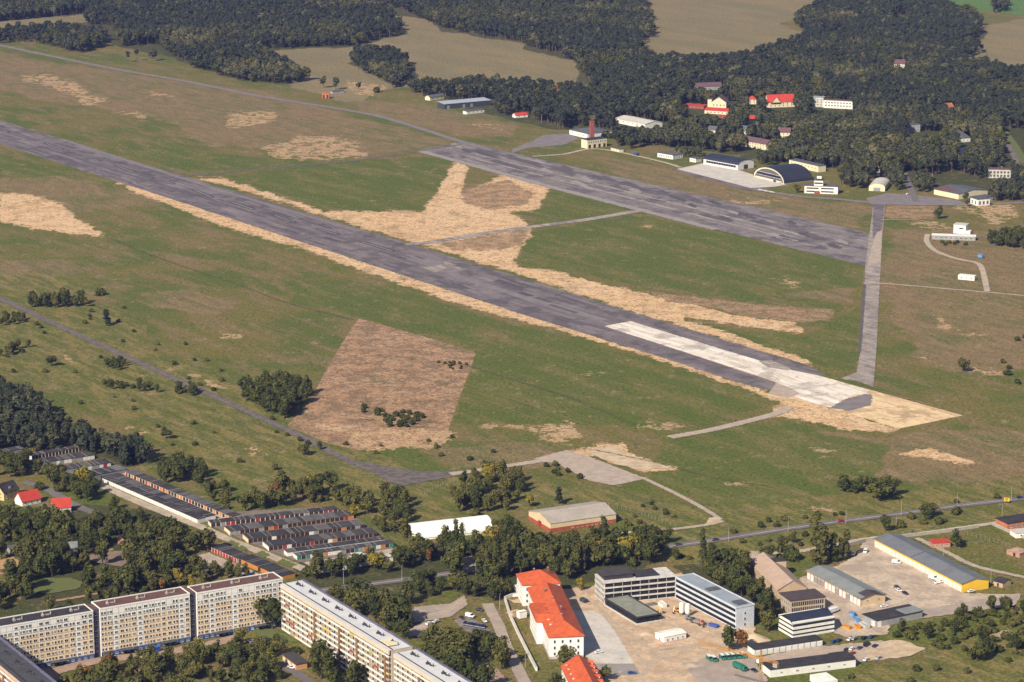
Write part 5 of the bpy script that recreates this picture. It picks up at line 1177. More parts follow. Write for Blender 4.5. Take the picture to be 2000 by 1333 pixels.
cluster('tree on the far verge of the road', [(1400,1045),(1500,1020),(1640,1000),(1800,990),(1960,965),(1960,975),(1800,996),(1640,1012),(1500,1032),(1400,1050)], 12, [('shrub', D_, 4), ('shrub', O_, 4)], 6, 10, 35, 'verge above the road', .35)
cluster('tree of the scrub between road and depot', [(1660,1030),(1780,1012),(1880,1000),(1900,1010),(1800,1035),(1700,1045)], 11, [('shrub', D_, 4), ('shrub', O_, 4), ('leafy', D_, 1)], 6, 11, 36, 'scrub between road and depot', .2)
mixf = [('forest', 'leaf_forest', 1)]
cluster('dark tree between the control tower and the barrel roofed hall', [(1642,350),(1690,355),(1698,366),(1662,372),(1642,364)], 8, mixf, 11, 16, 61, 'trees beside the control tower')
cluster('dark tree between the barrel roofed hall and the side road', [(1734,356),(1760,345),(1764,372),(1744,375)], 8, mixf, 11, 15, 62, 'trees left of the side road')
cluster('dark tree between the side road and the slate roofed hall', [(1778,372),(1800,350),(1828,358),(1820,377),(1790,379)], 8, mixf, 9, 13, 63, 'trees right of the side road')
cluster('dark tree between the slate roofed hall and the white office', [(1873,394),(1890,398),(1904,405),(1884,406)], 7, mixf, 8, 11, 64, 'trees before the slate roofed hall')
cluster('dark tree below the villa at the right picture edge', [(1936,372),(1990,364),(2020,394),(1952,402),(1938,392)], 8.5, mixf, 10, 15, 65, 'trees below the villa')
cluster('dark tree behind the heating plant towards the storage hall', [(1202,276),(1256,264),(1284,284),(1232,294),(1206,288)], 8, mixf, 10, 14, 66, 'trees between heating plant and storage hall')
cluster('dark tree between the blue hangar and the arched hangar', [(1476,318),(1530,310),(1546,318),(1492,328)], 8, mixf, 11, 15, 67, 'trees between the two hangars')
cluster('dark tree around the white pavilions on the apron side', [(1318,300),(1372,302),(1372,312),(1350,310),(1322,306)], 8, mixf, 7, 11, 68, 'trees behind the pavilions by the apron')
cluster('dark tree beside the long dark hall', [(965,212),(1005,222),(1000,230),(968,222)], 8, mixf, 9, 13, 69, 'trees right of the long dark hall')
cluster('tree between the pale alley and the gardens', [(205,985),(300,1022),(385,1056),(340,1056),(230,1034),(196,1020)], 8.5, mixd, 6, 9, 70, 'trees between alley and gardens', .1)
cluster('garden tree around the two red roofed houses', [(-20,1000),(38,985),(46,998),(88,996),(98,1010),(150,1010),(170,1024),(60,1016)], 8, mixd, 4, 6, 71, 'garden trees at the red roofed houses', .1)
cluster('tree in the row beside the track at its lower part', [(500,800),(560,838),(640,880),(632,888),(540,846),(480,806)], 12, [('shrub', D_, 3), ('shrub', O_, 2), ('leafy', D_, 1)], 5, 9, 72, 'row beside the lower track', .35)
cluster('tree in the row beside the track at the left picture edge', [(10,600),(100,650),(240,720),(232,726),(90,656),(0,612)], 13, [('shrub', D_, 3), ('shrub', O_, 2)], 5, 9, 73, 'row beside the upper track', .35)
# meadow bushes and clumps
cluster('tree of the clump near the left picture edge above the track', [(45,600),(80,588),(120,582),(175,598),(170,604),(120,604),(70,604)], 8, mixd, 8, 13, 41, 'clump above the track at left')
cluster('dark tree of the small group at the left edge below the track', [(-10,628),(30,622),(58,622),(50,632),(0,640)], 7.5, mixd, 6, 9, 42, 'group at the left edge below the track')
cluster('dark tree of the second group at the left edge', [(-10,690),(20,682),(60,672),(66,680),(30,694),(-10,700)], 8, mixd, 6, 9, 43, 'second group at the left edge')
cluster('tree of the big clump beside the ploughed square', [(470,765),(500,770),(530,752),(600,760),(608,780),(560,824),(540,820),(510,800),(480,790)], 8.5, [('weeping', D_, 4), ('leafy', D_, 2)], 10, 15, 44, 'clump beside the ploughed square')
cluster('tree below the track', [(188,750),(210,744),(300,760),(308,768),(240,764),(195,758)], 7, [('leafy', D_, 3), ('shrub', D_, 2)], 6, 9, 45, 'hedge below the track')
cluster('tree on the verge at the end of the hedge by the track', [(340,772),(365,760),(390,772),(370,778)], 7, [('leafy', D_, 3)], 6, 9, 46, 'trees on the track verge')
cluster('tree of the small group touching the track', [(205,722),(225,706),(258,716),(240,724)], 7, [('leafy', D_, 3), ('shrub', D_, 2)], 6, 8, 47, 'small group touching the track')
cluster('tree on the ploughed square', [(700,800),(730,795),(760,812),(790,806),(835,812),(800,836),(770,840),(740,822)], 6.5, [('shrub', D_, 1)], 7, 10, 48, 'bushes on the ploughed square', .2)
cluster('tree at the far right of the ploughed square', [(850,708),(870,706),(912,712),(905,726),(880,724)], 6, [('shrub', D_, 1)], 4, 6, 49, 'low bushes at the right of the ploughed square')
cluster('tree beside the concrete lot', [(1060,912),(1080,908),(1140,938),(1130,944),(1090,930)], 7, [('shrub', D_, 3), ('leafy', D_, 1)], 6, 9, 50, 'bushes beside the concrete lot')
cluster('dark tree of the row on the meadow at right', [(1638,958),(1660,948),(1750,954),(1752,964),(1640,964)], 5.2, [('leafy', D_, 2), ('shrub', D_, 2)], 8, 11, 51, 'dark row on the meadow at right')
cluster('tree near the right picture edge', [(1950,700),(2010,640),(2010,760),(1960,750)], 17, [('shrub', D_, 2), ('shrub', O_, 1)], 6, 11, 52, 'bushes near the right picture edge', .3)
cluster('tree scattered on the meadow left of the track', [(-10,660),(100,690),(300,790),(480,870),(560,930),(420,915),(260,850),(100,770),(-10,740)], 26, [('shrub', D_, 3), ('shrub', O_, 3)], 5, 11, 53, 'bushes scattered left of the track', .5)
cluster('tree scattered on the meadow right of the track', [(100,600),(260,600),(420,700),(480,770),(440,780),(320,720),(180,650)], 22, [('shrub', D_, 3), ('shrub', O_, 3)], 5, 9, 54, 'bushes scattered right of the track', .4)
cluster('tree scattered on the meadow before the track bend', [(660,870),(900,850),(1020,880),(900,905),(760,905),(690,885)], 22, [('shrub', D_, 3), ('shrub', O_, 3)], 5, 9, 55, 'bushes scattered before the track bend', .45)
cluster('young tree on the meadow behind the warehouse', [(1210,985),(1290,980),(1350,1010),(1300,1028),(1230,1028)], 12, [('shrub', D_, 3), ('shrub', O_, 3)], 5, 8, 56, 'young growth behind the warehouse', .45)
cluster('tree of the dark grove at the right picture edge', [(1925,478),(1950,468),(2020,462),(2020,490),(1960,486)], 8, [('leafy', D_, 1)], 10, 15, 57, 'dark grove at the right picture edge')
cluster('tree around the white cabins at right', [(1835,474),(1905,476),(1900,482),(1840,480)], 9, [('shrub', D_, 1)], 7, 9, 58, 'bushes before the white cabins', .3)
def spot(px, py, h, kind, mk, label, wid=None): v = P(px, py); return tree(kind, mk, v.x, v.y, h, label, None, wid)
spot(1594,1102,31,'poplar',O_,'tallest slender poplar, beside the road left of the depot yard', 1.5)
spot(1607,1104,24,'poplar',O_,'tall poplar close to the tallest poplar, on its right', 1.4); spot(1626,1098,17,'poplar',D_,'poplar in the middle of the group before the depot yard', 1.6)
spot(1640,1096,14,'poplar',O_,'short poplar left of the last poplar by the depot yard', 1.4); spot(1652,1094,18,'poplar',O_,'last poplar of the group, nearest the white vans', 1.3)
spot(1523,1096,15,'poplar',D_,'dark poplar near the end of the pink barn', 1.4); spot(1545,1096,9,'shrub',D_,'dark round bush right of the dark poplar'); spot(1500,1102,12,'leafy',D_,'tree in front of the far end of the pink barn')
spot(1373,1094,19,'poplar',D_,'poplar standing alone below the road, above the pale blue block', 1.3); spot(1302,1062,10,'leafy',D_,'single round tree on the near verge of the road')
spot(1880,727,11,'leafy',O_,'single leafy tree alone on the meadow at right', 1.1); spot(1832,428,14,'leafy',D_,'single dark tree beside the road junction at far right', 1.0)
spot(1716,978,14,'leafy',D_,'largest dark tree at the end of the row on the meadow', 1.4); spot(1740,970,12,'leafy',D_,'dark tree right of the largest tree of the meadow row', 1.2)
spot(1092,985,11,'spruce',D_ if False else 'leaf_pine','single dark conifer above the warehouse', 1.8)
spot(532,1228,21,'leafy',D_,'big dark round tree in the corner between the two slab wings', 1.1)
spot(628,1326,22,'leafy',D_,'big dark tree before the middle of the balcony front', 1.1); spot(692,1345,16,'leafy',D_,'tree leaning against the balconies near the bottom edge', 1.1)
spot(788,1248,13,'leafy',D_,'round dark tree standing alone between car park and slab block', 1.0)
spot(1103,1302,12,'leafy',O_,'bright green tree touching the front of the red-roofed office', 1.2); spot(1085,1345,9,'leafy',D_,'dark tree at the bottom edge left of the gabled office', 1.3); spot(1180,1330,9,'leafy',D_,'dark tree at the bottom edge right of the gabled office', 1.0)
spot(1424,1272,15,'leafy',D_,'bushy tree on the bare ground before the white end wall', 1.1); spot(1447,1268,11,'leafy',G_,'brownish tree right of the bushy tree before the white end wall')
spot(1500,1235,13,'leafy',O_,'bright tree between white end wall and banded office', 1.0); spot(1485,1215,12,'leafy',O_,'tree behind the bright tree near the white end wall')
spot(1908,1292,11,'leafy',D_,'dark round tree in the bottom right scrub, left of two'); spot(1928,1286,12,'leafy',D_,'dark round tree in the bottom right scrub, right of two')
spot(1810,1010,10,'leafy',D_,'round grey green tree covering the road edge', 1.5); spot(1868,1070,11,'leafy',D_,'dark tree beside the little brick hut', 1.0)
spot(208,636,14,'spruce','leaf_pine','single dark conifer on the yellow grass above the track', 1.6); spot(196,577,7,'shrub',D_,'small dark bush above the single conifer')
spot(100,716,9,'leafy',D_,'small tree left of the hedge near the left edge', 1.2); spot(325,858,9,'leafy',D_,'round bush-like tree alone on the meadow over the dark wood', 1.2); spot(595,890,9,'leafy',D_,'round tree alone below the track near its bend', 1.1)
spot(482,752,8,'leafy',D_,'small dark tree above the big clump'); spot(375,1153,10,'leafy',Y_,'bright yellow tree behind the red-brown roof', .8); spot(6,1030,10,'leafy',Y_,'bright yellow tree at the left picture edge', .8)
spot(215,1320,13,'leafy',G_,'orange tree in the courtyard before the dark stair joint', .8); spot(318,1154,7,'leafy',G_,'rust coloured tree behind the middle slab block')
spot(470,1262,11,'leafy',Y_,'yellowish tree before the blue base of the corner block', .8); spot(690,1010,9,'leafy',Y_,'yellow tree in the scrub right of the comb of garages'); spot(1035,990,8,'leafy',Y_,'yellow tree left of the warehouse', .9)
spot(838,1100,11,'leafy',G_,'rust red tree in the belt above the street', .7); spot(1035,1082,14,'leafy',G_,'orange crowned tree below the warehouse', .7); spot(1010,1085,14,'leafy',Y_,'yellow crowned tree below the tent hall', .7); spot(1135,1155,9,'leafy',Y_,'yellowish tree between office and dark unfinished block', .9)
spot(1590,385,9,'leafy',O_,'bright green tree left of the control tower' , 1.0) if False else spot(1556,377,9,'leafy',O_,'bright green round tree left of the control tower', 1.1)
spot(250,122,15,'pine','leaf_pine','small pine left of two at the far meadow edge') ; spot(267,120,17,'pine','leaf_pine','pine of the far meadow edge, middle of three'); spot(297,120,17,'forest','leaf_forest','dark tree of the far meadow edge, right of the pines', 1.3)
spot(632,172,15,'forest','leaf_forest','dark tree behind the orange brick gate, left of two', 1.1); spot(656,176,16,'forest','leaf_forest','dark tree behind the orange brick gate, right of two', 1.2); spot(700,176,10,'forest','leaf_forest','small tree right of the brick gate', 1.3); spot(735,181,7,'shrub',D_,'dark bush on the far airfield edge')
spot(1185,262+8,9,'shrub',D_,'dark bush before the boiler hall roof')
def screen_size(t):
    qx, qy = toPix(t[1], t[2]); inside = -20 < qx < 2020 and qy < 1400
    return (t[3]/(t[2]*CP+HC*SP)) if inside else -1
WAIT.sort(key=screen_size, reverse=True)
n_leafy = sum(1 for o in COL.objects if o.name.startswith('leafy_tree'))
for mk, x, y, h, lb, gp, wd in WAIT[:300-n_leafy]: make_tree('leafy', mk, x, y, h, lb, gp, wd)
LEAFY_REST = [t for t in WAIT[300-n_leafy:] if screen_size(t) > 0]
print('individual trees', NT, 'others', len(LEAFY_REST))

# ---------------------------------------------------------------- the woods
FOREST = [
 ([(-260,-150),(745,-150),(735,8),(770,40),(790,66),(690,90),(620,92),(500,98),(540,126),(600,158),(560,166),(470,160),(380,136),(330,110),(310,88),(235,92),(210,50),(165,50),(172,27),(0,43),(-260,60)], 9.2),
 ([(-260,88),(0,72),(30,66),(110,62),(200,72),(205,92),(150,106),(60,84),(20,84),(-260,110)], 9.2),
 ([(735,-150),(1240,-150),(1262,30),(1278,72),(1255,80),(1255,112),(1290,128),(1190,172),(1150,168),(1130,128),(1080,106),(1000,82),(940,72),(870,58),(800,30),(735,5)], 9.2),
 ([(1262,-150),(1400,-150),(1400,-3),(1262,-1)], 9.0),
 ([(683,122),(700,108),(770,112),(797,128),(792,165),(770,174),(735,152),(705,142)], 8.2),
 ([(795,178),(830,172),(950,172),(1050,180),(1150,186),(1200,150),(1290,128),(1400,128),(1480,114),(1560,88),(1572,62),(1550,48),(1600,10),(1640,-60),(1760,-60),(1840,-20),(1850,25),(1900,32),(1920,60),(1890,86),(1920,104),(1880,116),(1884,132),(2000,152),(2250,165),(2300,300),(2200,395),(1990,388),(1930,360),(1870,335),(1800,350),(1760,335),(1750,350),(1735,368),(1690,352),(1640,352),(1600,338),(1540,322),(1480,304),(1440,310),(1380,296),(1350,288),(1310,290),(1250,280),(1200,288),(1190,258),(1120,244),(1105,256),(1040,236),(1010,226),(960,216),(870,198),(830,190)], 8.6),
 ([(1936,8),(1950,6),(1968,8),(1966,24),(1940,26)], 9.2),
 ([(-160,770),(0,772),(30,785),(70,800),(112,838),(130,850),(175,870),(240,885),(306,904),(300,912),(240,912),(200,892),(60,885),(-160,900)], 6.6),
]
# houses and clearings that show through the trees: keep the view to them open (pixel boxes of tree feet)
OPEN = [(1333,205,1428,252),(1458,200,1482,232),(1494,206,1558,246),(1580,206,1670,240),(1346,174,1414,198),(1740,130,1774,156),(1768,258,1845,290),(1866,278,1900,326),(1842,216,1866,232),
 (1455,280,1510,318),(1514,272,1548,292),(1378,262,1400,284),(1438,258,1466,272),(1456,243,1478,262),(1200,240,1310,275),(1270,300,1470,345),(1465,330,1640,400),(1685,350,1740,380),(1760,335,1795,400),(1800,345,1830,370),(1926,345,1980,375),
 (1815,378,1945,410),(1100,262,1200,300),(836,196,970,232),(1000,230,1040,250),(1412,200,1440,228),(1955,255,2010,345),(1080,188,1096,205),(1707,345,1725,362),(1330,205,1346,216),(1742,30,1772,54)]
fx, fy, fk = [], [], []
for i, (poly, sp) in enumerate(FOREST):
    X, Y = scatter(poly, sp, 500+i, .36)
    px_, py_ = toPix(X, Y); k = np.ones(X.shape, bool)
    for (a, b_, c, d) in OPEN: k &= ~((px_ > a) & (px_ < c) & (py_ > b_) & (py_ < d))
    fx.append(X[k]); fy.append(Y[k]); fk.append(np.full(k.sum(), i))
fx, fy, fk = np.concatenate(fx), np.concatenate(fy), np.concatenate(fk)
fpx, fpy = toPix(fx, fy)
order = np.argsort(np.where((fpx > 0) & (fpx < 2000), fy, fy+1e5)); rs = np.random.RandomState(3)
clump = fbm(fx, fy, 120, 77, 3); hh = 12+6*clump+rs.uniform(-4, 4.5, fx.shape)
n_near = 300-sum(1 for o in COL.objects if o.name.startswith('forest_tree')); near = order[:n_near]; rest = order[n_near:]
for i in near:
    i = int(i); k = fk[i]; x, y = float(fx[i]), float(fy[i]); qx, qy = fpx[i], fpy[i]
    if k == 7:
        if TR.random() < .45: tree('spruce', 'leaf_pine', x, y, float(hh[i])*.95, 'dark pointed conifer of the wood above the upper garages', 'conifers of the wood above the upper garages', 1.2)
        else: tree('forest', 'leaf_forest', x, y, float(hh[i])*.9, 'dark round crowned tree of the wood above the upper garages', 'trees of the wood above the upper garages', 1.15)
    elif qx > 1900: tree('forest', 'leaf_forest', x, y, float(hh[i]), 'tree of the wood around the villa at the right picture edge', 'trees around the villa', 1.15)
    elif qx > 1740: tree('forest', 'leaf_forest', x, y, float(hh[i]), 'tree of the wood edge behind the slate roofed hall', 'trees behind the slate roofed hall', 1.15)
    elif qx > 1640: tree('forest', 'leaf_forest', x, y, float(hh[i]), 'tree of the wood edge behind the barrel roofed hall', 'trees behind the barrel roofed hall', 1.15)
    elif qx > 1470: tree('forest', 'leaf_forest', x, y, float(hh[i]), 'tree of the wood edge behind the arched hangar', 'trees behind the arched hangar', 1.15)
    else: tree('forest', 'leaf_forest', x, y, float(hh[i]), 'tree of the wood edge left of the arched hangar', 'trees behind the pavilions', 1.15)
# every further tree: one object that sets tree models on points
def model_collection(name, pairs):
    c = bpy.data.collections.new(name)
    for kind, me_ in pairs:
        mb = MB()
        for src in (TRUNK[kind], me_):
            off = len(mb.v); mb.v += [tuple(v.co) for v in src.vertices]
            for p in src.polygons: mb.f.append(tuple(off+q for q in p.vertices)); mb.m.append(mb.mi(src.materials[p.material_index]))
        c.objects.link(bpy.data.objects.new(name, mesh_raw(mb, name)))
    return c
def planted(name, protos, X, Y, size, model, label, cat, seed):
    rs = np.random.RandomState(seed); n = len(X); me = bpy.data.meshes.new(name)
    me.vertices.add(n); co = np.zeros((n, 3), np.float32); co[:, 0] = X; co[:, 1] = Y; me.vertices.foreach_set('co', co.ravel())
    a = me.attributes.new('size', 'FLOAT_VECTOR', 'POINT'); a.data.foreach_set('vector', size.astype(np.float32).ravel())
    tv = np.zeros((n, 3), np.float32); tv[:, 2] = rs.uniform(0, 6.28, n)
    a = me.attributes.new('turn', 'FLOAT_VECTOR', 'POINT'); a.data.foreach_set('vector', tv.ravel())
    a = me.attributes.new('model', 'INT', 'POINT'); a.data.foreach_set('value', model.astype(np.int32))
    o = link(name, me); o['kind'] = 'stuff'; o['label'] = label; o['category'] = cat
    ng = bpy.data.node_groups.new(name+'_nodes', 'GeometryNodeTree')
    ng.interface.new_socket('Geometry', in_out='INPUT', socket_type='NodeSocketGeometry'); ng.interface.new_socket('Geometry', in_out='OUTPUT', socket_type='NodeSocketGeometry')
    gi, go = ng.nodes.new('NodeGroupInput'), ng.nodes.new('NodeGroupOutput')
    iop = ng.nodes.new('GeometryNodeInstanceOnPoints'); ci = ng.nodes.new('GeometryNodeCollectionInfo')
    ci.inputs['Collection'].default_value = protos; ci.inputs['Separate Children'].default_value = True; ci.inputs['Reset Children'].default_value = True
    iop.inputs['Pick Instance'].default_value = True
    def nattr(nm, t):
        q = ng.nodes.new('GeometryNodeInputNamedAttribute'); q.data_type = t; q.inputs['Name'].default_value = nm; return q.outputs['Attribute']
    ng.links.new(gi.outputs[0], iop.inputs['Points']); ng.links.new(ci.outputs[0], iop.inputs['Instance'])
    ng.links.new(nattr('size', 'FLOAT_VECTOR'), iop.inputs['Scale']); ng.links.new(nattr('turn', 'FLOAT_VECTOR'), iop.inputs['Rotation']); ng.links.new(nattr('model', 'INT'), iop.inputs['Instance Index'])
    ng.links.new(iop.outputs[0], go.inputs[0])
    md = o.modifiers.new('trees', 'NODES'); md.node_group = ng
n = len(rest)
protos = model_collection('forest_model', [('forest', m_) for m_ in CROWN['forest', 'leaf_forest']]+[('pine', m_) for m_ in CROWN['pine', 'leaf_pine'][:3]]+[('leafy', m_) for m_ in CROWN['leafy', 'leaf_dark'][:2]+CROWN['leafy', 'leaf_olive'][:2]]+[('spruce', m_) for m_ in CROWN['spruce', 'leaf_pine'][:2]])
pinezone = fbm(fx[rest], fy[rest], 160, 41, 2) > .52
planted('forest', protos, fx[rest], fy[rest], np.stack([hh[rest]*rs.uniform(1.0, 1.3, n)]*2+[hh[rest]], 1),
        np.where(pinezone & (rs.rand(n) < .8), rs.randint(5, 8, n), np.where(rs.rand(n) < .30, rs.randint(8, 14, n), rs.randint(0, 5, n))), 'dark wood of pines and leafy trees beyond the airfield', 'forest', 5)
lp = model_collection('leafy_model', [('leafy', m_) for m_ in CROWN['leafy', 'leaf_dark'][:4]+CROWN['leafy', 'leaf_olive'][:4]])
lx, ly, lh = (np.array([t[k] for t in LEAFY_REST]) for k in (1, 2, 3))
lm = np.array([R.randint(0, 3)+(4 if t[0] != 'leaf_dark' else 0) for t in LEAFY_REST])
planted('small_leafy_trees', lp, lx, ly, np.stack([lh]*3, 1), lm, 'smaller leafy trees filling the belts, gardens and scrub', 'trees', 6)
print('forest trees', n)
# ================================================================ VEHICLES
tyre = M('tyre', (.02,.02,.02), rough=.9); carglass = M('car_glass', (.02,.024,.03), rough=.12, spec=.6); lampm = M('headlight', (.7,.7,.65), rough=.3)
PAINT = {k: M('car_paint_'+k, c, tuple(v*.9 for v in c), 1.0, .3, amt=.05, spec=.5) for k, c in dict(white=(.80,.79,.76), silver=(.45,.46,.47), black=(.022,.022,.026), dark_grey=(.07,.072,.08), blue=(.03,.07,.26), dark_blue=(.025,.035,.10), red=(.42,.02,.02), green=(.02,.17,.11), yellow=(.70,.46,.03), orange=(.70,.28,.03)).items()}
CARM = {}
def car_parts(kind, m):
    k = (kind, m.name)
    if k in CARM: return CARM[k]
    body, gl = MB(), MB()
    if kind == 'car':
        L, W, H = 4.4, 1.78, 1.46
        prof = [(-2.2,.32),(2.15,.32),(2.2,.62),(2.1,.82),(.95,.98),(-1.85,1.0),(-2.2,.86)]
        cab0, cab1, zt = (-1.75, 1.0), (-1.3, .25), 1.44
    elif kind == 'van':
        L, W, H = 5.2, 2.0, 2.3
        prof = [(-2.6,.35),(2.55,.35),(2.6,.8),(2.45,1.15),(1.85,1.35),(-2.6,1.35)]
        cab0, cab1, zt = (-2.6, 1.85), (-2.5, 1.15), 2.3
    n = len(prof); vs, fs = [], []
    for y, ins in ((-W/2, .0), (-W/2+.0, 0), (W/2, 0)): pass
    ws = W/2
    vs = [(x, -ws*(.94 if z < .5 else 1), z) for x, z in prof]+[(x, ws*(.94 if z < .5 else 1), z) for x, z in prof]
    fs = [(i, (i+1) % n, n+(i+1) % n, n+i) for i in range(n)]+[tuple(range(n))[::-1], tuple(range(n, 2*n))]
    body.add(vs, fs, m)
    zb = .97 if kind == 'car' else 1.33; wt = ws*(.80 if kind == 'car' else .92); wb = ws*.95; zm = zt-.09 if kind == 'car' else zt-.1
    gl.add([(cab0[0],-wb,zb),(cab0[1],-wb,zb),(cab0[1],wb,zb),(cab0[0],wb,zb),(cab1[0],-wt,zm),(cab1[1],-wt,zm),(cab1[1],wt,zm),(cab1[0],wt,zm)], [(0,1,5,4),(1,2,6,5),(2,3,7,6),(3,0,4,7)], carglass)
    body.add([(cab1[0]-.06,-wt-.03,zm),(cab1[1]+.06,-wt-.03,zm),(cab1[1]+.06,wt+.03,zm),(cab1[0]-.06,wt+.03,zm),(cab1[0]+.05,-wt+.06,zt),(cab1[1]-.08,-wt+.06,zt),(cab1[1]-.08,wt-.06,zt),(cab1[0]+.05,wt-.06,zt)], [(0,1,5,4),(1,2,6,5),(2,3,7,6),(3,0,4,7),(4,5,6,7),(3,2,1,0)], m)
    if kind == 'van':      # closed load space
        body.add([(-2.58,-ws*.97,1.3),(.7,-ws*.97,1.3),(.7,ws*.97,1.3),(-2.58,ws*.97,1.3),(-2.5,-wt-.02,2.24),(.7,-wt-.02,2.24),(.7,wt+.02,2.24),(-2.5,wt+.02,2.24)], [(0,1,5,4),(1,2,6,5),(2,3,7,6),(3,0,4,7),(4,5,6,7)], m)
    wh = MB(); r = .33; wh.cyl((0, -.11, 0), (0, .11, 0), r, r, tyre, 10); wh.cyl((0, -.13, 0), (0, .13, 0), r*.55, r*.55, metal, 8)
    hl = MB(); hl.box(-.03, .03, -.18, .18, -.08, .08, lampm)
    CARM[k] = (body.mesh('body'), gl.mesh('window_band'), wh.mesh('wheel'), hl.mesh('headlight'), L, ws)
    return CARM[k]
def car(px, py, colour, heading, label, kind='car', group=None, cat=None, z=.42):
    """heading: pixel direction the car points to"""
    v = P(px, py); h = P(px+heading[0], py+heading[1])-v
    t = thing('parked_van' if kind == 'van' else 'parked_car' if cat is None else 'car', label, cat or kind, (v.x, v.y, LEVEL[0]), math.atan2(h.y, h.x), group)
    bm_, gm_, wm_, hm_, L, ws = car_parts(kind, PAINT[colour])
    link('body', bm_, t); link('window_band', gm_, t)
    for x in (-L*.31, L*.31):
        for y in (-ws+.08, ws-.08): link('wheel', wm_, t, (x, y, .33))
    for y in (-ws*.68, ws*.68): link('headlight', hm_, t, (L/2-.02, y, .68))
    return t
up = (14, 9); across = (20, -5)
for x, y, c, l in [(1628,1256,'blue','blue car, leftmost of the row on the grass edge below the banded office'),(1638,1254,'dark_blue','dark blue car, second from the left on the grass edge'),(1660,1252,'white','white car in the middle of the row on the grass edge'),
    (1668,1250.5,'silver','silver car beside the white car on the grass edge'),(1687,1249,'black','black car near the right end of the row on the grass edge'),(1702,1247,'blue','blue car at the right end of the row on the grass edge')]:
    car(x, y, c, (10,-6), l, group='cars in the far row of the rough car park')
for x, y, c, l in [(1654,1272,'black','black car, leftmost of the middle row on the rough car park'),(1664,1270.5,'white','white car in the middle row on the rough car park'),(1679,1269,'dark_grey','dark grey car in the middle row of the rough car park'),
    (1709,1265,'dark_blue','dark blue car at the right end of the middle row'),(1665,1279.5,'red','red car in front of the middle row on the rough car park'),(1692,1291.5,'white','white car nearest the lower lock-up row end'),(1716,1288,'silver','silver car at the lower right of the rough car park')]:
    car(x, y, c, (10,-6), l, group='cars on the rough car park')
car(1693,1263,'black',(10,-6),'black van standing behind the middle row of the rough car park','van')
for x, y, c, k, h, l in [(1691,1080,'white','van',(6,-8),'white van beside the upper end of the yellow depot yard'),(1667,1085,'white','van',(4,-8),'white van beside the last poplar'),(1751,1102,'white','van',(14,2),'white van alone in front of the depot gates'),
    (1823,1133,'white','van',(14,3),'white van at the depot gates, upper of the pair'),(1833,1141,'white','van',(14,-3),'white van at the depot gates, lower of the pair'),(1846,1135,'white','van',(10,8),'white van standing inside the open depot gate'),
    (1755,1156,'white','car',(12,6),'white car in the middle of the depot yard'),(1768,1162,'black','car',(12,6),'black car right of the white car in the depot yard'),(1752,1150,'dark_grey','car',(12,6),'dark grey car above the white car in the depot yard'),
    (1727,1187,'white','car',(14,-2),'white car before the end wall of the workshop'),(1897,1158,'white','car',(14,-3),'white car before the golden yellow end wall')]:
    car(x, y, c, h, l, k)
car(1386,1291,'green',(9,7),'green van with white roof, left of the pair beside the crane','van',group='green vans, left pair'); car(1394.5,1292.5,'green',(9,7),'green van with white roof, right of the pair beside the crane','van',group='green vans, left pair')
for i, w_ in enumerate(['leftmost', 'second', 'middle', 'fourth', 'rightmost']):
    car(1411+i*10, 1289-i*.9, 'green', (9,7), w_+' green van with white roof in the row of five', 'van', group='row of five green vans')
for o in [o for o in COL.objects if o.get('group') in ('green vans, left pair', 'row of five green vans')]:
    if 'vanroof' not in CARM:
        mb = MB(); mb.box(-2.45, 1.1, -.9, .9, 2.3, 2.36, PAINT['white']); CARM['vanroof'] = mb.mesh('roof')
    link('roof', CARM['vanroof'], o)
for x, y, c, h, l in [(838,1221,'white',(12,-5),'white car on the unpaved lot beside the white-roofed block'),(852,1217,'white',(12,-5),'white car under trees on the unpaved lot, right of the other'),(822,1245,'dark_grey',(12,-5),'dark car in tree shade behind the white-roofed block'),
    (902,1210,'black',(8,7),'black car alone at the top of the car park'),(946,1216,'white',(8,7),'white car at the top right of the car park'),(936,1194,'dark_grey',(14,2),'dark car on the verge above the car park'),
    (1170,1277,'white',(14,-2),'white car in the yard of the red-roofed office'),(1234,1318,'blue',(14,-1),'blue car on the grey paving at the bottom'),(569,1307,'white',(10,4),'white car before the courtyard garage'),
    (450,1284,'yellow',(12,-3),'yellow car under the courtyard trees'),(494,1256,'silver',(12,-3),'silver car on the courtyard lot, left of three'),(508,1254,'white',(12,-3),'white car on the courtyard lot, middle of three'),(522,1253,'dark_grey',(12,-3),'dark car on the courtyard lot, right of three'),
    (1473,1313,'black',(12,6),'black car at the left end of the lower lock-up row'),(1524,360,'white',(10,4),'white car at the right foot of the arched hangar'),(1513,356,'black',(10,4),'black car before the arched hangar gate')]:
    car(x, y, c, h, l)
car(918,1207,'white',(14,3),'white van on the car park above the row of dark cars','van')
for i in range(7): car(908+i*6.2, 1221+i*1.1+(i % 2)*.3, ['black','dark_grey','dark_blue'][i % 3], (-5,9), ['leftmost','second','third','middle','fifth','sixth','rightmost'][i]+' dark car of the upper row on the car park', group='upper row of dark cars')
for i in range(5): car(930+i*8.0, 1236+i*1.6, ['dark_grey','black','black','dark_blue','dark_grey'][i], (-5,9), ['leftmost','second','middle','fourth','rightmost'][i]+' dark car of the lower row on the car park', group='lower row of dark cars')
for x, y, c, h, l in [(1642,1020.5,'red',(-20,2.8),'red car driving on the main road'),(1397,1057,'dark_grey',(-20,3),'dark car driving on the road at its left part'),(1992,974.5,'dark_blue',(20,-2.5),'dark blue car on the road beside the yellow sign'),(1325,1066,'dark_grey',(20,-3),'dark car on the road above the pale blue block'),(1773,381,'white',(10,-2),'white car at the far junction before the barrel roofed hall')]:
    car(x, y, c, h, l, cat='car')
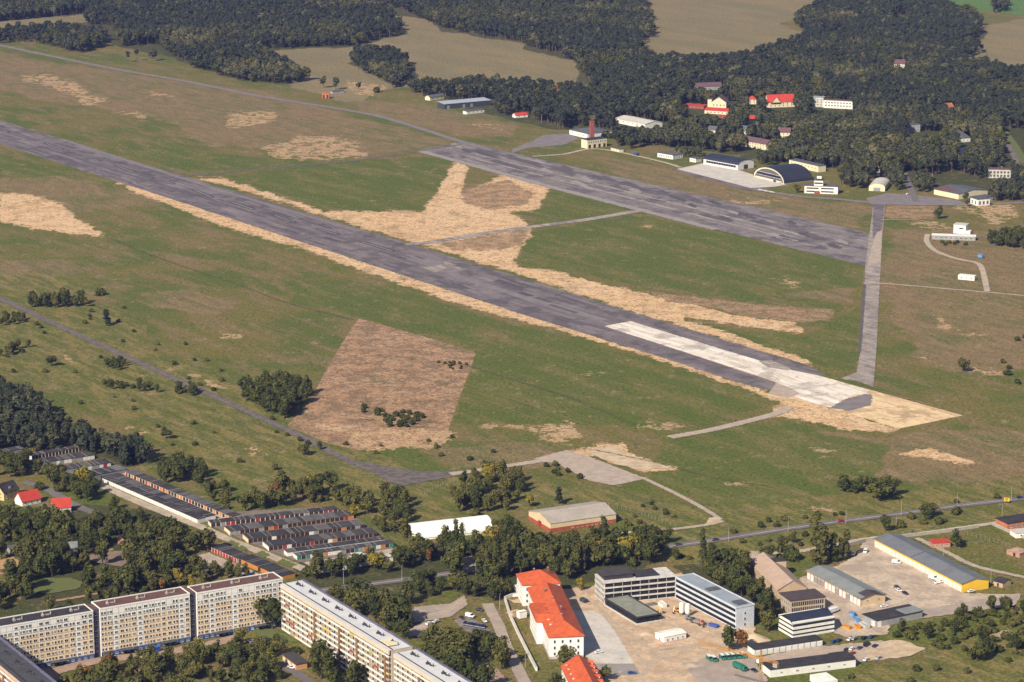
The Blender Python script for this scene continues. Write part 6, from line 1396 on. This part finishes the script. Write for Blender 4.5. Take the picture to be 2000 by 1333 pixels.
def truck(px, py, head, cabm, boxm, L, label, name='parked_truck', H=2.9):
    v = P(px, py); h = P(px+head[0], py+head[1])-v; t = thing(name, label, 'truck', (v.x, v.y, LEVEL[0]), math.atan2(h.y, h.x))
    mb = MB(); mb.box(-L/2, L/2, -1.0, 1.0, .55, .85, dmetal); mb.build('chassis', t)
    mb = MB(); mb.ext([(L/2-2.0, .85), (L/2, .85), (L/2, 1.7), (L/2-.35, 2.7), (L/2-2.0, 2.7)], -1.1, 1.1, cabm, 'y'); c = mb.build('cab', t)
    mb = MB(); mb.add([(L/2+.02,-.95,1.72),(L/2+.02,.95,1.72),(L/2-.30,.95,2.6),(L/2-.30,-.95,2.6)], [(0,1,2,3)], carglass); mb.build('windscreen', c)
    mb = MB(); mb.box(-L/2, L/2-2.2, -1.2, 1.2, .9, H, boxm); mb.build('load_body', t)
    wm_ = car_parts('car', PAINT['white'])[2]
    for x in (-L*.32, -L*.18, L*.34):
        for y in (-1, 1): o = link('wheel', wm_, t, (x, y, .48)); o.scale = (1.45, 1.6, 1.45)
    return t
truck(1445,1309,(16,7),PAINT['green'],PAINT['green'],9.5,'large green truck with a covered load body below the row of green vans')
truck(1626,1199,(14,-5),PAINT['white'],PAINT['white'],8,'white box truck between brown office and trade yard')
truck(1242,304,(16,5),PAINT['dark_blue'],M('blue_tarp_far', (.09,.14,.28), rough=.6),11,'blue truck parked beside the road near the apron pavilion')
truck(1352,1214,(-14,-4),metal,M('grey_flatbed', (.22,.22,.23), rough=.6),9,'grey flatbed truck on the building site',H=1.6)
truck(1362,1220,(-14,-4),PAINT['dark_grey'],M('plank_load', (.36,.3,.24), rough=.9),9,'dark flatbed truck loaded with planks on the building site',H=1.9)
# building site equipment
def silo(px, py, label):
    v = P(px, py); t = thing('silo', label, 'silo', v, 0, 'white silos of the building site')
    mb = MB(); mb.cyl((0,0,2.2), (0,0,7.2), 1.35, 1.35, white, 14); mb.cyl((0,0,1.0), (0,0,2.2), .35, 1.35, white, 14); mb.cyl((0,0,7.2), (0,0,7.6), 1.35, .7, white, 14); mb.build('tank', t)
    for a_ in range(4):
        q = MB(); c_, s_ = math.cos(a_*1.57+.78)*1.15, math.sin(a_*1.57+.78)*1.15; q.cyl((c_, s_, 0), (c_, s_, 3), .1, .1, dmetal, 6); q.build('leg', t)
silo(1331,1203,'white cement silo on the building site, left of the pair'); silo(1343,1205,'white cement silo on the building site, right of the pair')
def digger(px, py, head, m, label):
    v = P(px, py); h = P(px+head[0], py+head[1])-v; t = thing('excavator', label, 'excavator', v, math.atan2(h.y, h.x))
    for y in (-1, 1):
        mb = MB(); mb.ext([(-1.8,.15),(-1.5,0),(1.5,0),(1.8,.15),(1.8,.7),(1.5,.9),(-1.5,.9),(-1.8,.7)], y*1.2-.28, y*1.2+.28, tyre, 'y'); mb.build('track', t)
    mb = MB(); mb.box(-1.9, .9, -1.2, 1.2, 1.0, 2.1, m); mb.build('body', t)
    mb = MB(); mb.box(-.3, 1.1, .1, 1.2, 2.1, 3.0, carglass); mb.box(-.35, 1.15, .05, 1.25, 3.0, 3.12, m); mb.build('cab', t)
    mb = MB(); mb.cyl((.8,-.3,1.8), (3.4,-.3,4.2), .28, .22, m, 6); mb.cyl((3.4,-.3,4.2), (5.0,-.3,1.6), .2, .16, m, 6); mb.build('boom', t)
    mb = MB(); mb.ext([(4.6,1.6),(5.4,1.7),(5.3,.8),(4.7,.6)], -.8, .2, dmetal, 'y'); mb.build('bucket', t)
digger(1284,1204,(10,-4),PAINT['yellow'],'yellow excavator on the building site before the pavilion'); digger(1323,1196,(-8,6),PAINT['orange'],'orange excavator beside the white silos'); digger(1369,1222,(6,6),PAINT['red'],'red excavator at the right of the building site')
def crate(px, py, L, W_, H_, m, head, label, name='skip_container', cat='container'):
    v = P(px, py); h = P(px+head[0], py+head[1])-v; t = thing(name, label, cat, (v.x, v.y, LEVEL[0]), math.atan2(h.y, h.x))
    mb = MB(); mb.ext([(-L/2*.9, 0), (L/2*.9, 0), (L/2, H_), (-L/2, H_)], -W_/2, W_/2, m, 'y'); mb.build('body', t)
    mb = MB(); mb.box(-L/2-.08, L/2+.08, -W_/2-.08, -W_/2+.02, H_-.2, H_+.02, dmetal); mb.box(-L/2-.08, L/2+.08, W_/2-.02, W_/2+.08, H_-.2, H_+.02, dmetal); mb.build('rim', t)
crate(302,1275,6,2.6,2.6,blue_p,(14,-4),'blue container on the paving in front of the middle slab block'); crate(1394,1226,6,2.4,1.6,blue_p,(14,4),'blue skip on the ground beside the pale blue block')
crate(1665,1205,3.5,2.2,2.2,M('light_blue_paint',(.16,.36,.66),rough=.5),(14,4),'light blue container between workshop and felt shed, upper of two'); crate(1673,1215,5,2.2,2.0,M('light_blue_paint'),(10,8),'light blue container between workshop and felt shed, lower of two')
crate(1654,1229,5,2.2,1.6,PAINT['orange'],(14,4),'orange skip beside the banded office, left of two'); crate(1675,1229,3.5,2.2,2.0,PAINT['orange'],(10,7),'orange skip before the felt shed, right of two')
crate(1689,1226,7,3,2.2,M('off_white_tarp',(.62,.62,.58),rough=.7),(10,7),'white tarpaulin covered container before the felt shed'); crate(1916,504,5,3,2.6,M('light_blue_paint'),(10,2),'blue container alone on the meadow at far right')
crate(1006,1206,5,3,3.4,tan,(14,-3),'tan container beside the low white wall, left of two'); crate(1019,1208,5,3,3.8,white,(14,-3),'white container beside the low white wall, right of two'); crate(1012,1160,4,2.4,5,white,(14,-3),'tall white hoarding container behind the red-roofed wing')
crate(1140,1177,5,2.4,1.8,M('dark_tarp',(.06,.07,.10),rough=.6),(12,6),'dark skip between office wing and unfinished block'); crate(934,1330,6,3,2.6,blue_p,(14,5),'blue container at the bottom edge beside red paving'); crate(926,1326,4,3,3,white,(14,5),'white container at the bottom edge left of the blue one')
crate(1294,1186,6,2.6,2.4,white,(12,8),'white tank container before the dark unfinished block'); crate(1271,1184,6,2.2,1.2,metal,(14,-3),'grey metal skip before the dark unfinished block')
for i, (x, y, L, hd, l) in enumerate([(1300,1206,7,(14,5),'stack of planks right of the yellow excavator'),(1303,1270,9,(14,-2),'stack of planks below the white site cabin'),(1375,1232,8,(14,3),'stack of planks below the red excavator'),(1356,1186,6,(14,6),'stack of boards beside the pale blue block'),(1366,1268,10,(14,4),'stack of beams on bare ground left of the green vans'),(1290,1176,6,(14,3),'stack of boards at the foot of the dark block')]):
    v = P(x, y); h = P(x+hd[0], y+hd[1])-v; t = thing('plank_stack', l, 'planks', v, math.atan2(h.y, h.x)); mb = MB()
    for k in range(6): mb.box(-L/2+R.uniform(-.4,.4), L/2+R.uniform(-.4,.4), -1+k*.35, -1+k*.35+.3, 0, R.uniform(.4,.9), M('plank_wood', (.46,.34,.22), (.36,.27,.18), 1/2))
    mb.build('planks', t)
for x, y, r_, h_, mm, l in [(1472,1250,9,3.6,M('bright_sand'),'pointed heap of sand before the white end wall'),(1262,1240,6,1.6,site_dirt,'low heap of earth in the middle of the building site'),(1330,1236,5,1.4,site_dirt,'low heap of earth above the white site cabin'),(1350,1300,7,1.5,pale_dirt,'low heap of pale gravel below the site cabin')]:
    v = P(x, y); rr = random.Random(int(x)); mb = MB(); vs = [(0,0,h_)]; fs = []; nn = 14
    for j, (q, z) in enumerate(((.35,.68),(.7,.26),(1.05,-.03))):
        for i in range(nn): t_ = 6.283*i/nn; k = q*r_*rr.uniform(.85,1.15); vs.append((math.cos(t_)*k, math.sin(t_)*k*.8, h_*z*rr.uniform(.9,1.1)))
    fs += [(0, 1+i, 1+(i+1) % nn) for i in range(nn)]
    for j in range(2): fs += [(1+j*nn+i, 1+(j+1)*nn+i, 1+(j+1)*nn+(i+1) % nn, 1+j*nn+(i+1) % nn) for i in range(nn)]
    mb.add(vs, fs, mm); tag(mb.build('earth_heap', None, v, True), l, 'heap')
# tower crane at the bottom edge
v = P(1484,1398); h = P(1380,1264,29)-P(1484,1292,29); t = thing('tower_crane', 'orange yellow tower crane whose jib reaches over the green vans', 'crane', v, math.atan2(h.y, h.x)); co_ = M('crane_paint', (.62,.27,.03), rough=.5)
def lattice(mb, p0, p1, s, n_, m):
    p0, p1 = Vector(p0), Vector(p1); d = (p1-p0).normalized(); a = d.orthogonal().normalized(); b_ = d.cross(a); cs = [(a+b_)*s, (a-b_)*s, (-a-b_)*s, (b_-a)*s]
    for c in cs: mb.cyl(p0+c, p1+c, .09, .09, m, 4)
    for i in range(n_):
        q0, q1 = p0.lerp(p1, i/n_), p0.lerp(p1, (i+1)/n_)
        for k in range(4): mb.cyl(q0+cs[k], q1+cs[(k+1) % 4], .055, .055, m, 4)
mb = MB(); lattice(mb, (0,0,0), (0,0,30), .6, 16, co_); mb.build('mast', t)
mb = MB(); lattice(mb, (0,0,29.6), (38,0,29.6), .5, 22, co_); mb.build('jib', t); mb = MB(); lattice(mb, (0,0,29.6), (-10,0,29.6), .5, 6, co_); mb.build('counter_jib', t)
mb = MB(); mb.box(-10, -7.5, -.8, .8, 27.2, 29.2, concrete); mb.build('counterweight', t); mb = MB(); mb.box(.8, 2.2, -.7, .7, 27.2, 29.1, white); mb.build('cab', t)
mb = MB(); lattice(mb, (0,0,30), (0,0,34), .4, 3, co_); mb.cyl((0,0,34), (26,0,30), .04, .04, dmetal, 4); mb.cyl((0,0,34), (-9,0,30), .04, .04, dmetal, 4); mb.build('top_mast', t)
# ---------------------------------------------------------------- poles, lamps, walls, fences, signs
def pole(px, py, h, label, lamp=True, group='lamp posts along the road', name='street_lamp', cat='street lamp'):
    v = P(px, py); t = thing(name, label, cat, v, math.radians(80), group); mb = MB(); mb.cyl((0,0,0), (0,0,h), .16, .09, concrete, 7); mb.build('post', t)
    if lamp: mb = MB(); mb.cyl((0,0,h-.1), (1.6,0,h+.3), .06, .06, concrete, 5); mb.build('arm', t); mb = MB(); mb.box(1.3, 2.2, -.18, .18, h+.24, h+.4, metal); mb.build('lamp_head', t)
    else: mb = MB(); mb.box(-1.1, 1.1, -.07, .07, h-.7, h-.5, doorb); mb.build('crossarm', t)
for x, y, l in [(1423,1058,'left of the dark car'),(1539,1040,'second from the left on the right road part'),(1652,1024,'beside the red car'),(1760,1008,'above the depot roof'),(1869,993,'left of the yellow sign'),(1975,979,'next to the yellow sign')]:
    pole(x, y, 9, 'lamp post on the road, '+l)
for x, y, l in [(671,1141,'beside the tree near the white-roofed block'),(785,1134,'above the street in the gap of the trees'),(929,1125,'on the pale forecourt by the street'),(976,1190,'left of the office wing'),(1234,1262,'on the building site edge of the concrete yard'),(1330,1323,'on the pale ground below the site cabin'),(1026,1305,'at the lower end of the low white wall')]:
    pole(x, y, 8, 'lamp post '+l, group='lamp posts near the office')
for x, y, l in [(1533,1072,'beside the dark poplar'),(1750,1034,'behind the depot, left of two'),(1957,1012,'right of the pale path'),(1842,1088,'on the grass behind the depot'),(1935,1138,'by the end of the depot')]:
    pole(x, y, 9, 'wooden utility pole '+l, False, 'utility poles', 'utility_pole', 'utility pole')
def wall_line(name, label, cat, pts, h, th, m, cap=None):
    w0 = P(*pts[0]); t = thing(name, label, cat, w0); mb = MB(); 
    for a_, b_ in zip(pts[:-1], pts[1:]):
        p, q = P(*a_)-w0, P(*b_)-w0; d = (q-p).normalized(); n_ = Vector((-d.y, d.x, 0))*th/2
        vs = [p-n_, q-n_, q+n_, p+n_]; mb.add(vs+[v_+Vector((0,0,h)) for v_ in vs], [(0,1,5,4),(1,2,6,5),(2,3,7,6),(3,0,4,7),(4,5,6,7)], m)
    mb.build('wall', t)
    if cap:
        mb = MB()
        for a_, b_ in zip(pts[:-1], pts[1:]):
            p, q = P(*a_)-w0, P(*b_)-w0; d = (q-p).normalized(); n_ = Vector((-d.y, d.x, 0))*(th/2+.08); vs = [p-n_, q-n_, q+n_, p+n_]
            mb.add([v_+Vector((0,0,h)) for v_ in vs]+[v_+Vector((0,0,h+.12)) for v_ in vs], [(0,1,5,4),(1,2,6,5),(2,3,7,6),(3,0,4,7),(4,5,6,7)], cap)
        mb.build('coping', t)
wall_line('boundary_wall', 'low white wall running down beside the red-roofed office', 'wall', [(986,1172),(996,1205),(1010,1236),(1030,1276),(1048,1311)], 1.8, .9, white, palesheet)
wall_line('boundary_wall', 'low white wall closing the upper end of the office forecourt', 'wall', [(986,1172),(1000,1166),(1018,1164)], 1.8, .9, white, palesheet)
wall_line('boundary_wall', 'long pale concrete wall along the path above the trade yards', 'wall', [(1600,1083),(1690,1058),(1766,1050),(1850,1040),(1912,1031)], 1.8, .4, concrete, palesheet)
wall_line('boundary_wall', 'pale concrete wall running from the brick depot towards the lower right', 'wall', [(1938,1026),(1968,1040),(2010,1056)], 1.8, .4, concrete, palesheet)
def fence(label, pts, h, step, m):
    w0 = P(*pts[0]); t = thing('wire_fence', label, 'fence', w0); mb = MB(); rail = MB()
    for a_, b_ in zip(pts[:-1], pts[1:]):
        p, q = P(*a_)-w0, P(*b_)-w0; n_ = max(1, int((q-p).length/step))
        for i in range(n_+1): c = p.lerp(q, i/n_); mb.cyl(c, c+Vector((0,0,h)), .09, .07, m, 5)
        for z in (.5, h-.15): rail.cyl(p+Vector((0,0,z)), q+Vector((0,0,z)), .025, .025, metal, 4)
    mb.build('post', t)['kind'] = 'stuff'; rail.build('wire', t)
fence('wire fence with pale posts on the meadow behind the warehouse', [(1180,988),(1240,1000),(1300,1024),(1320,1030)], 2.4, 3.2, concrete)
fence('wire fence with pale posts above the brick depot', [(1890,1045),(1950,1062),(2010,1082)], 2.2, 3, concrete)
fence('wire fence with pale posts in the scrub right of the tent hall scrub', [(830,965),(870,945),(905,938)], 2.2, 3, concrete)
fence('wire fence with dark posts below the trade yard', [(1660,1304),(1760,1290),(1850,1268)], 1.8, 3.5, dmetal)
v = P(1966,984); t = thing('road_sign', 'yellow direction sign on two posts beside the road at right', 'sign', v, math.radians(-15)); mb = MB()
for x in (-1.0, 1.0): mb.cyl((x,0,0), (x,0,3.6), .07, .07, metal, 6)
mb.build('post', t); mb = MB(); mb.box(-1.7, 1.7, -.08, -.03, 1.5, 3.8, PAINT['yellow']); mb.build('panel', t); mb = MB(); mb.box(-1.0, 1.0, -.1, -.08, 2.9, 3.3, M('sign_black', (.03,.03,.03), rough=.6)); mb.box(-1.0, .6, -.1, -.08, 2.1, 2.5, MATS['sign_black']); mb.build('lettering', t)
# two small gliders parked at the apron edge
for x, y, l in [(1486,374,'white glider at the apron edge, left of three'),(1497,376,'white glider at the apron edge, middle of three'),(1508,378,'white glider at the apron edge, right of three')]:
    v = P(x, y); t = thing('glider', l, 'glider', (v.x, v.y, LEVEL[0]), math.radians(20), 'gliders at the apron edge')
    mb = MB(); mb.cyl((-2.6,0,.9), (.6,0,.75), .14, .5, white, 8); mb.cyl((.6,0,.75), (2.6,0,.65), .5, .12, white, 8); mb.build('fuselage', t)
    mb = MB(); mb.box(-.35, .65, -5.2, 5.2, 1.0, 1.12, white); mb.build('wing', t); mb = MB(); mb.box(-2.9, -2.3, -1.3, 1.3, 1.5, 1.56, white); mb.box(-2.9, -2.3, -.05, .05, .8, 1.5, white); mb.build('tail', t); mb = MB(); mb.cyl((.3,-.06,.25), (.3,.06,.25), .25, .25, tyre, 8); mb.build('wheel', t)

# ---------------------------------------------------------------- the air
mb = MB(); mb.box(-14000, 14000, -400, 15500, -1.0, 505.0, newmat('haze')[0])
hz = mb.build('haze'); hz['kind'] = 'stuff'
nt = MATS['haze'].node_tree; nt.nodes.clear(); vo = nt.nodes.new('ShaderNodeVolumePrincipled'); ou = nt.nodes.new('ShaderNodeOutputMaterial')
vo.inputs['Color'].default_value = (.30,.38,.98,1); vo.inputs['Density'].default_value = 2.5e-5; vo.inputs['Anisotropy'].default_value = 0.0
nt.links.new(vo.outputs[0], ou.inputs['Volume'])
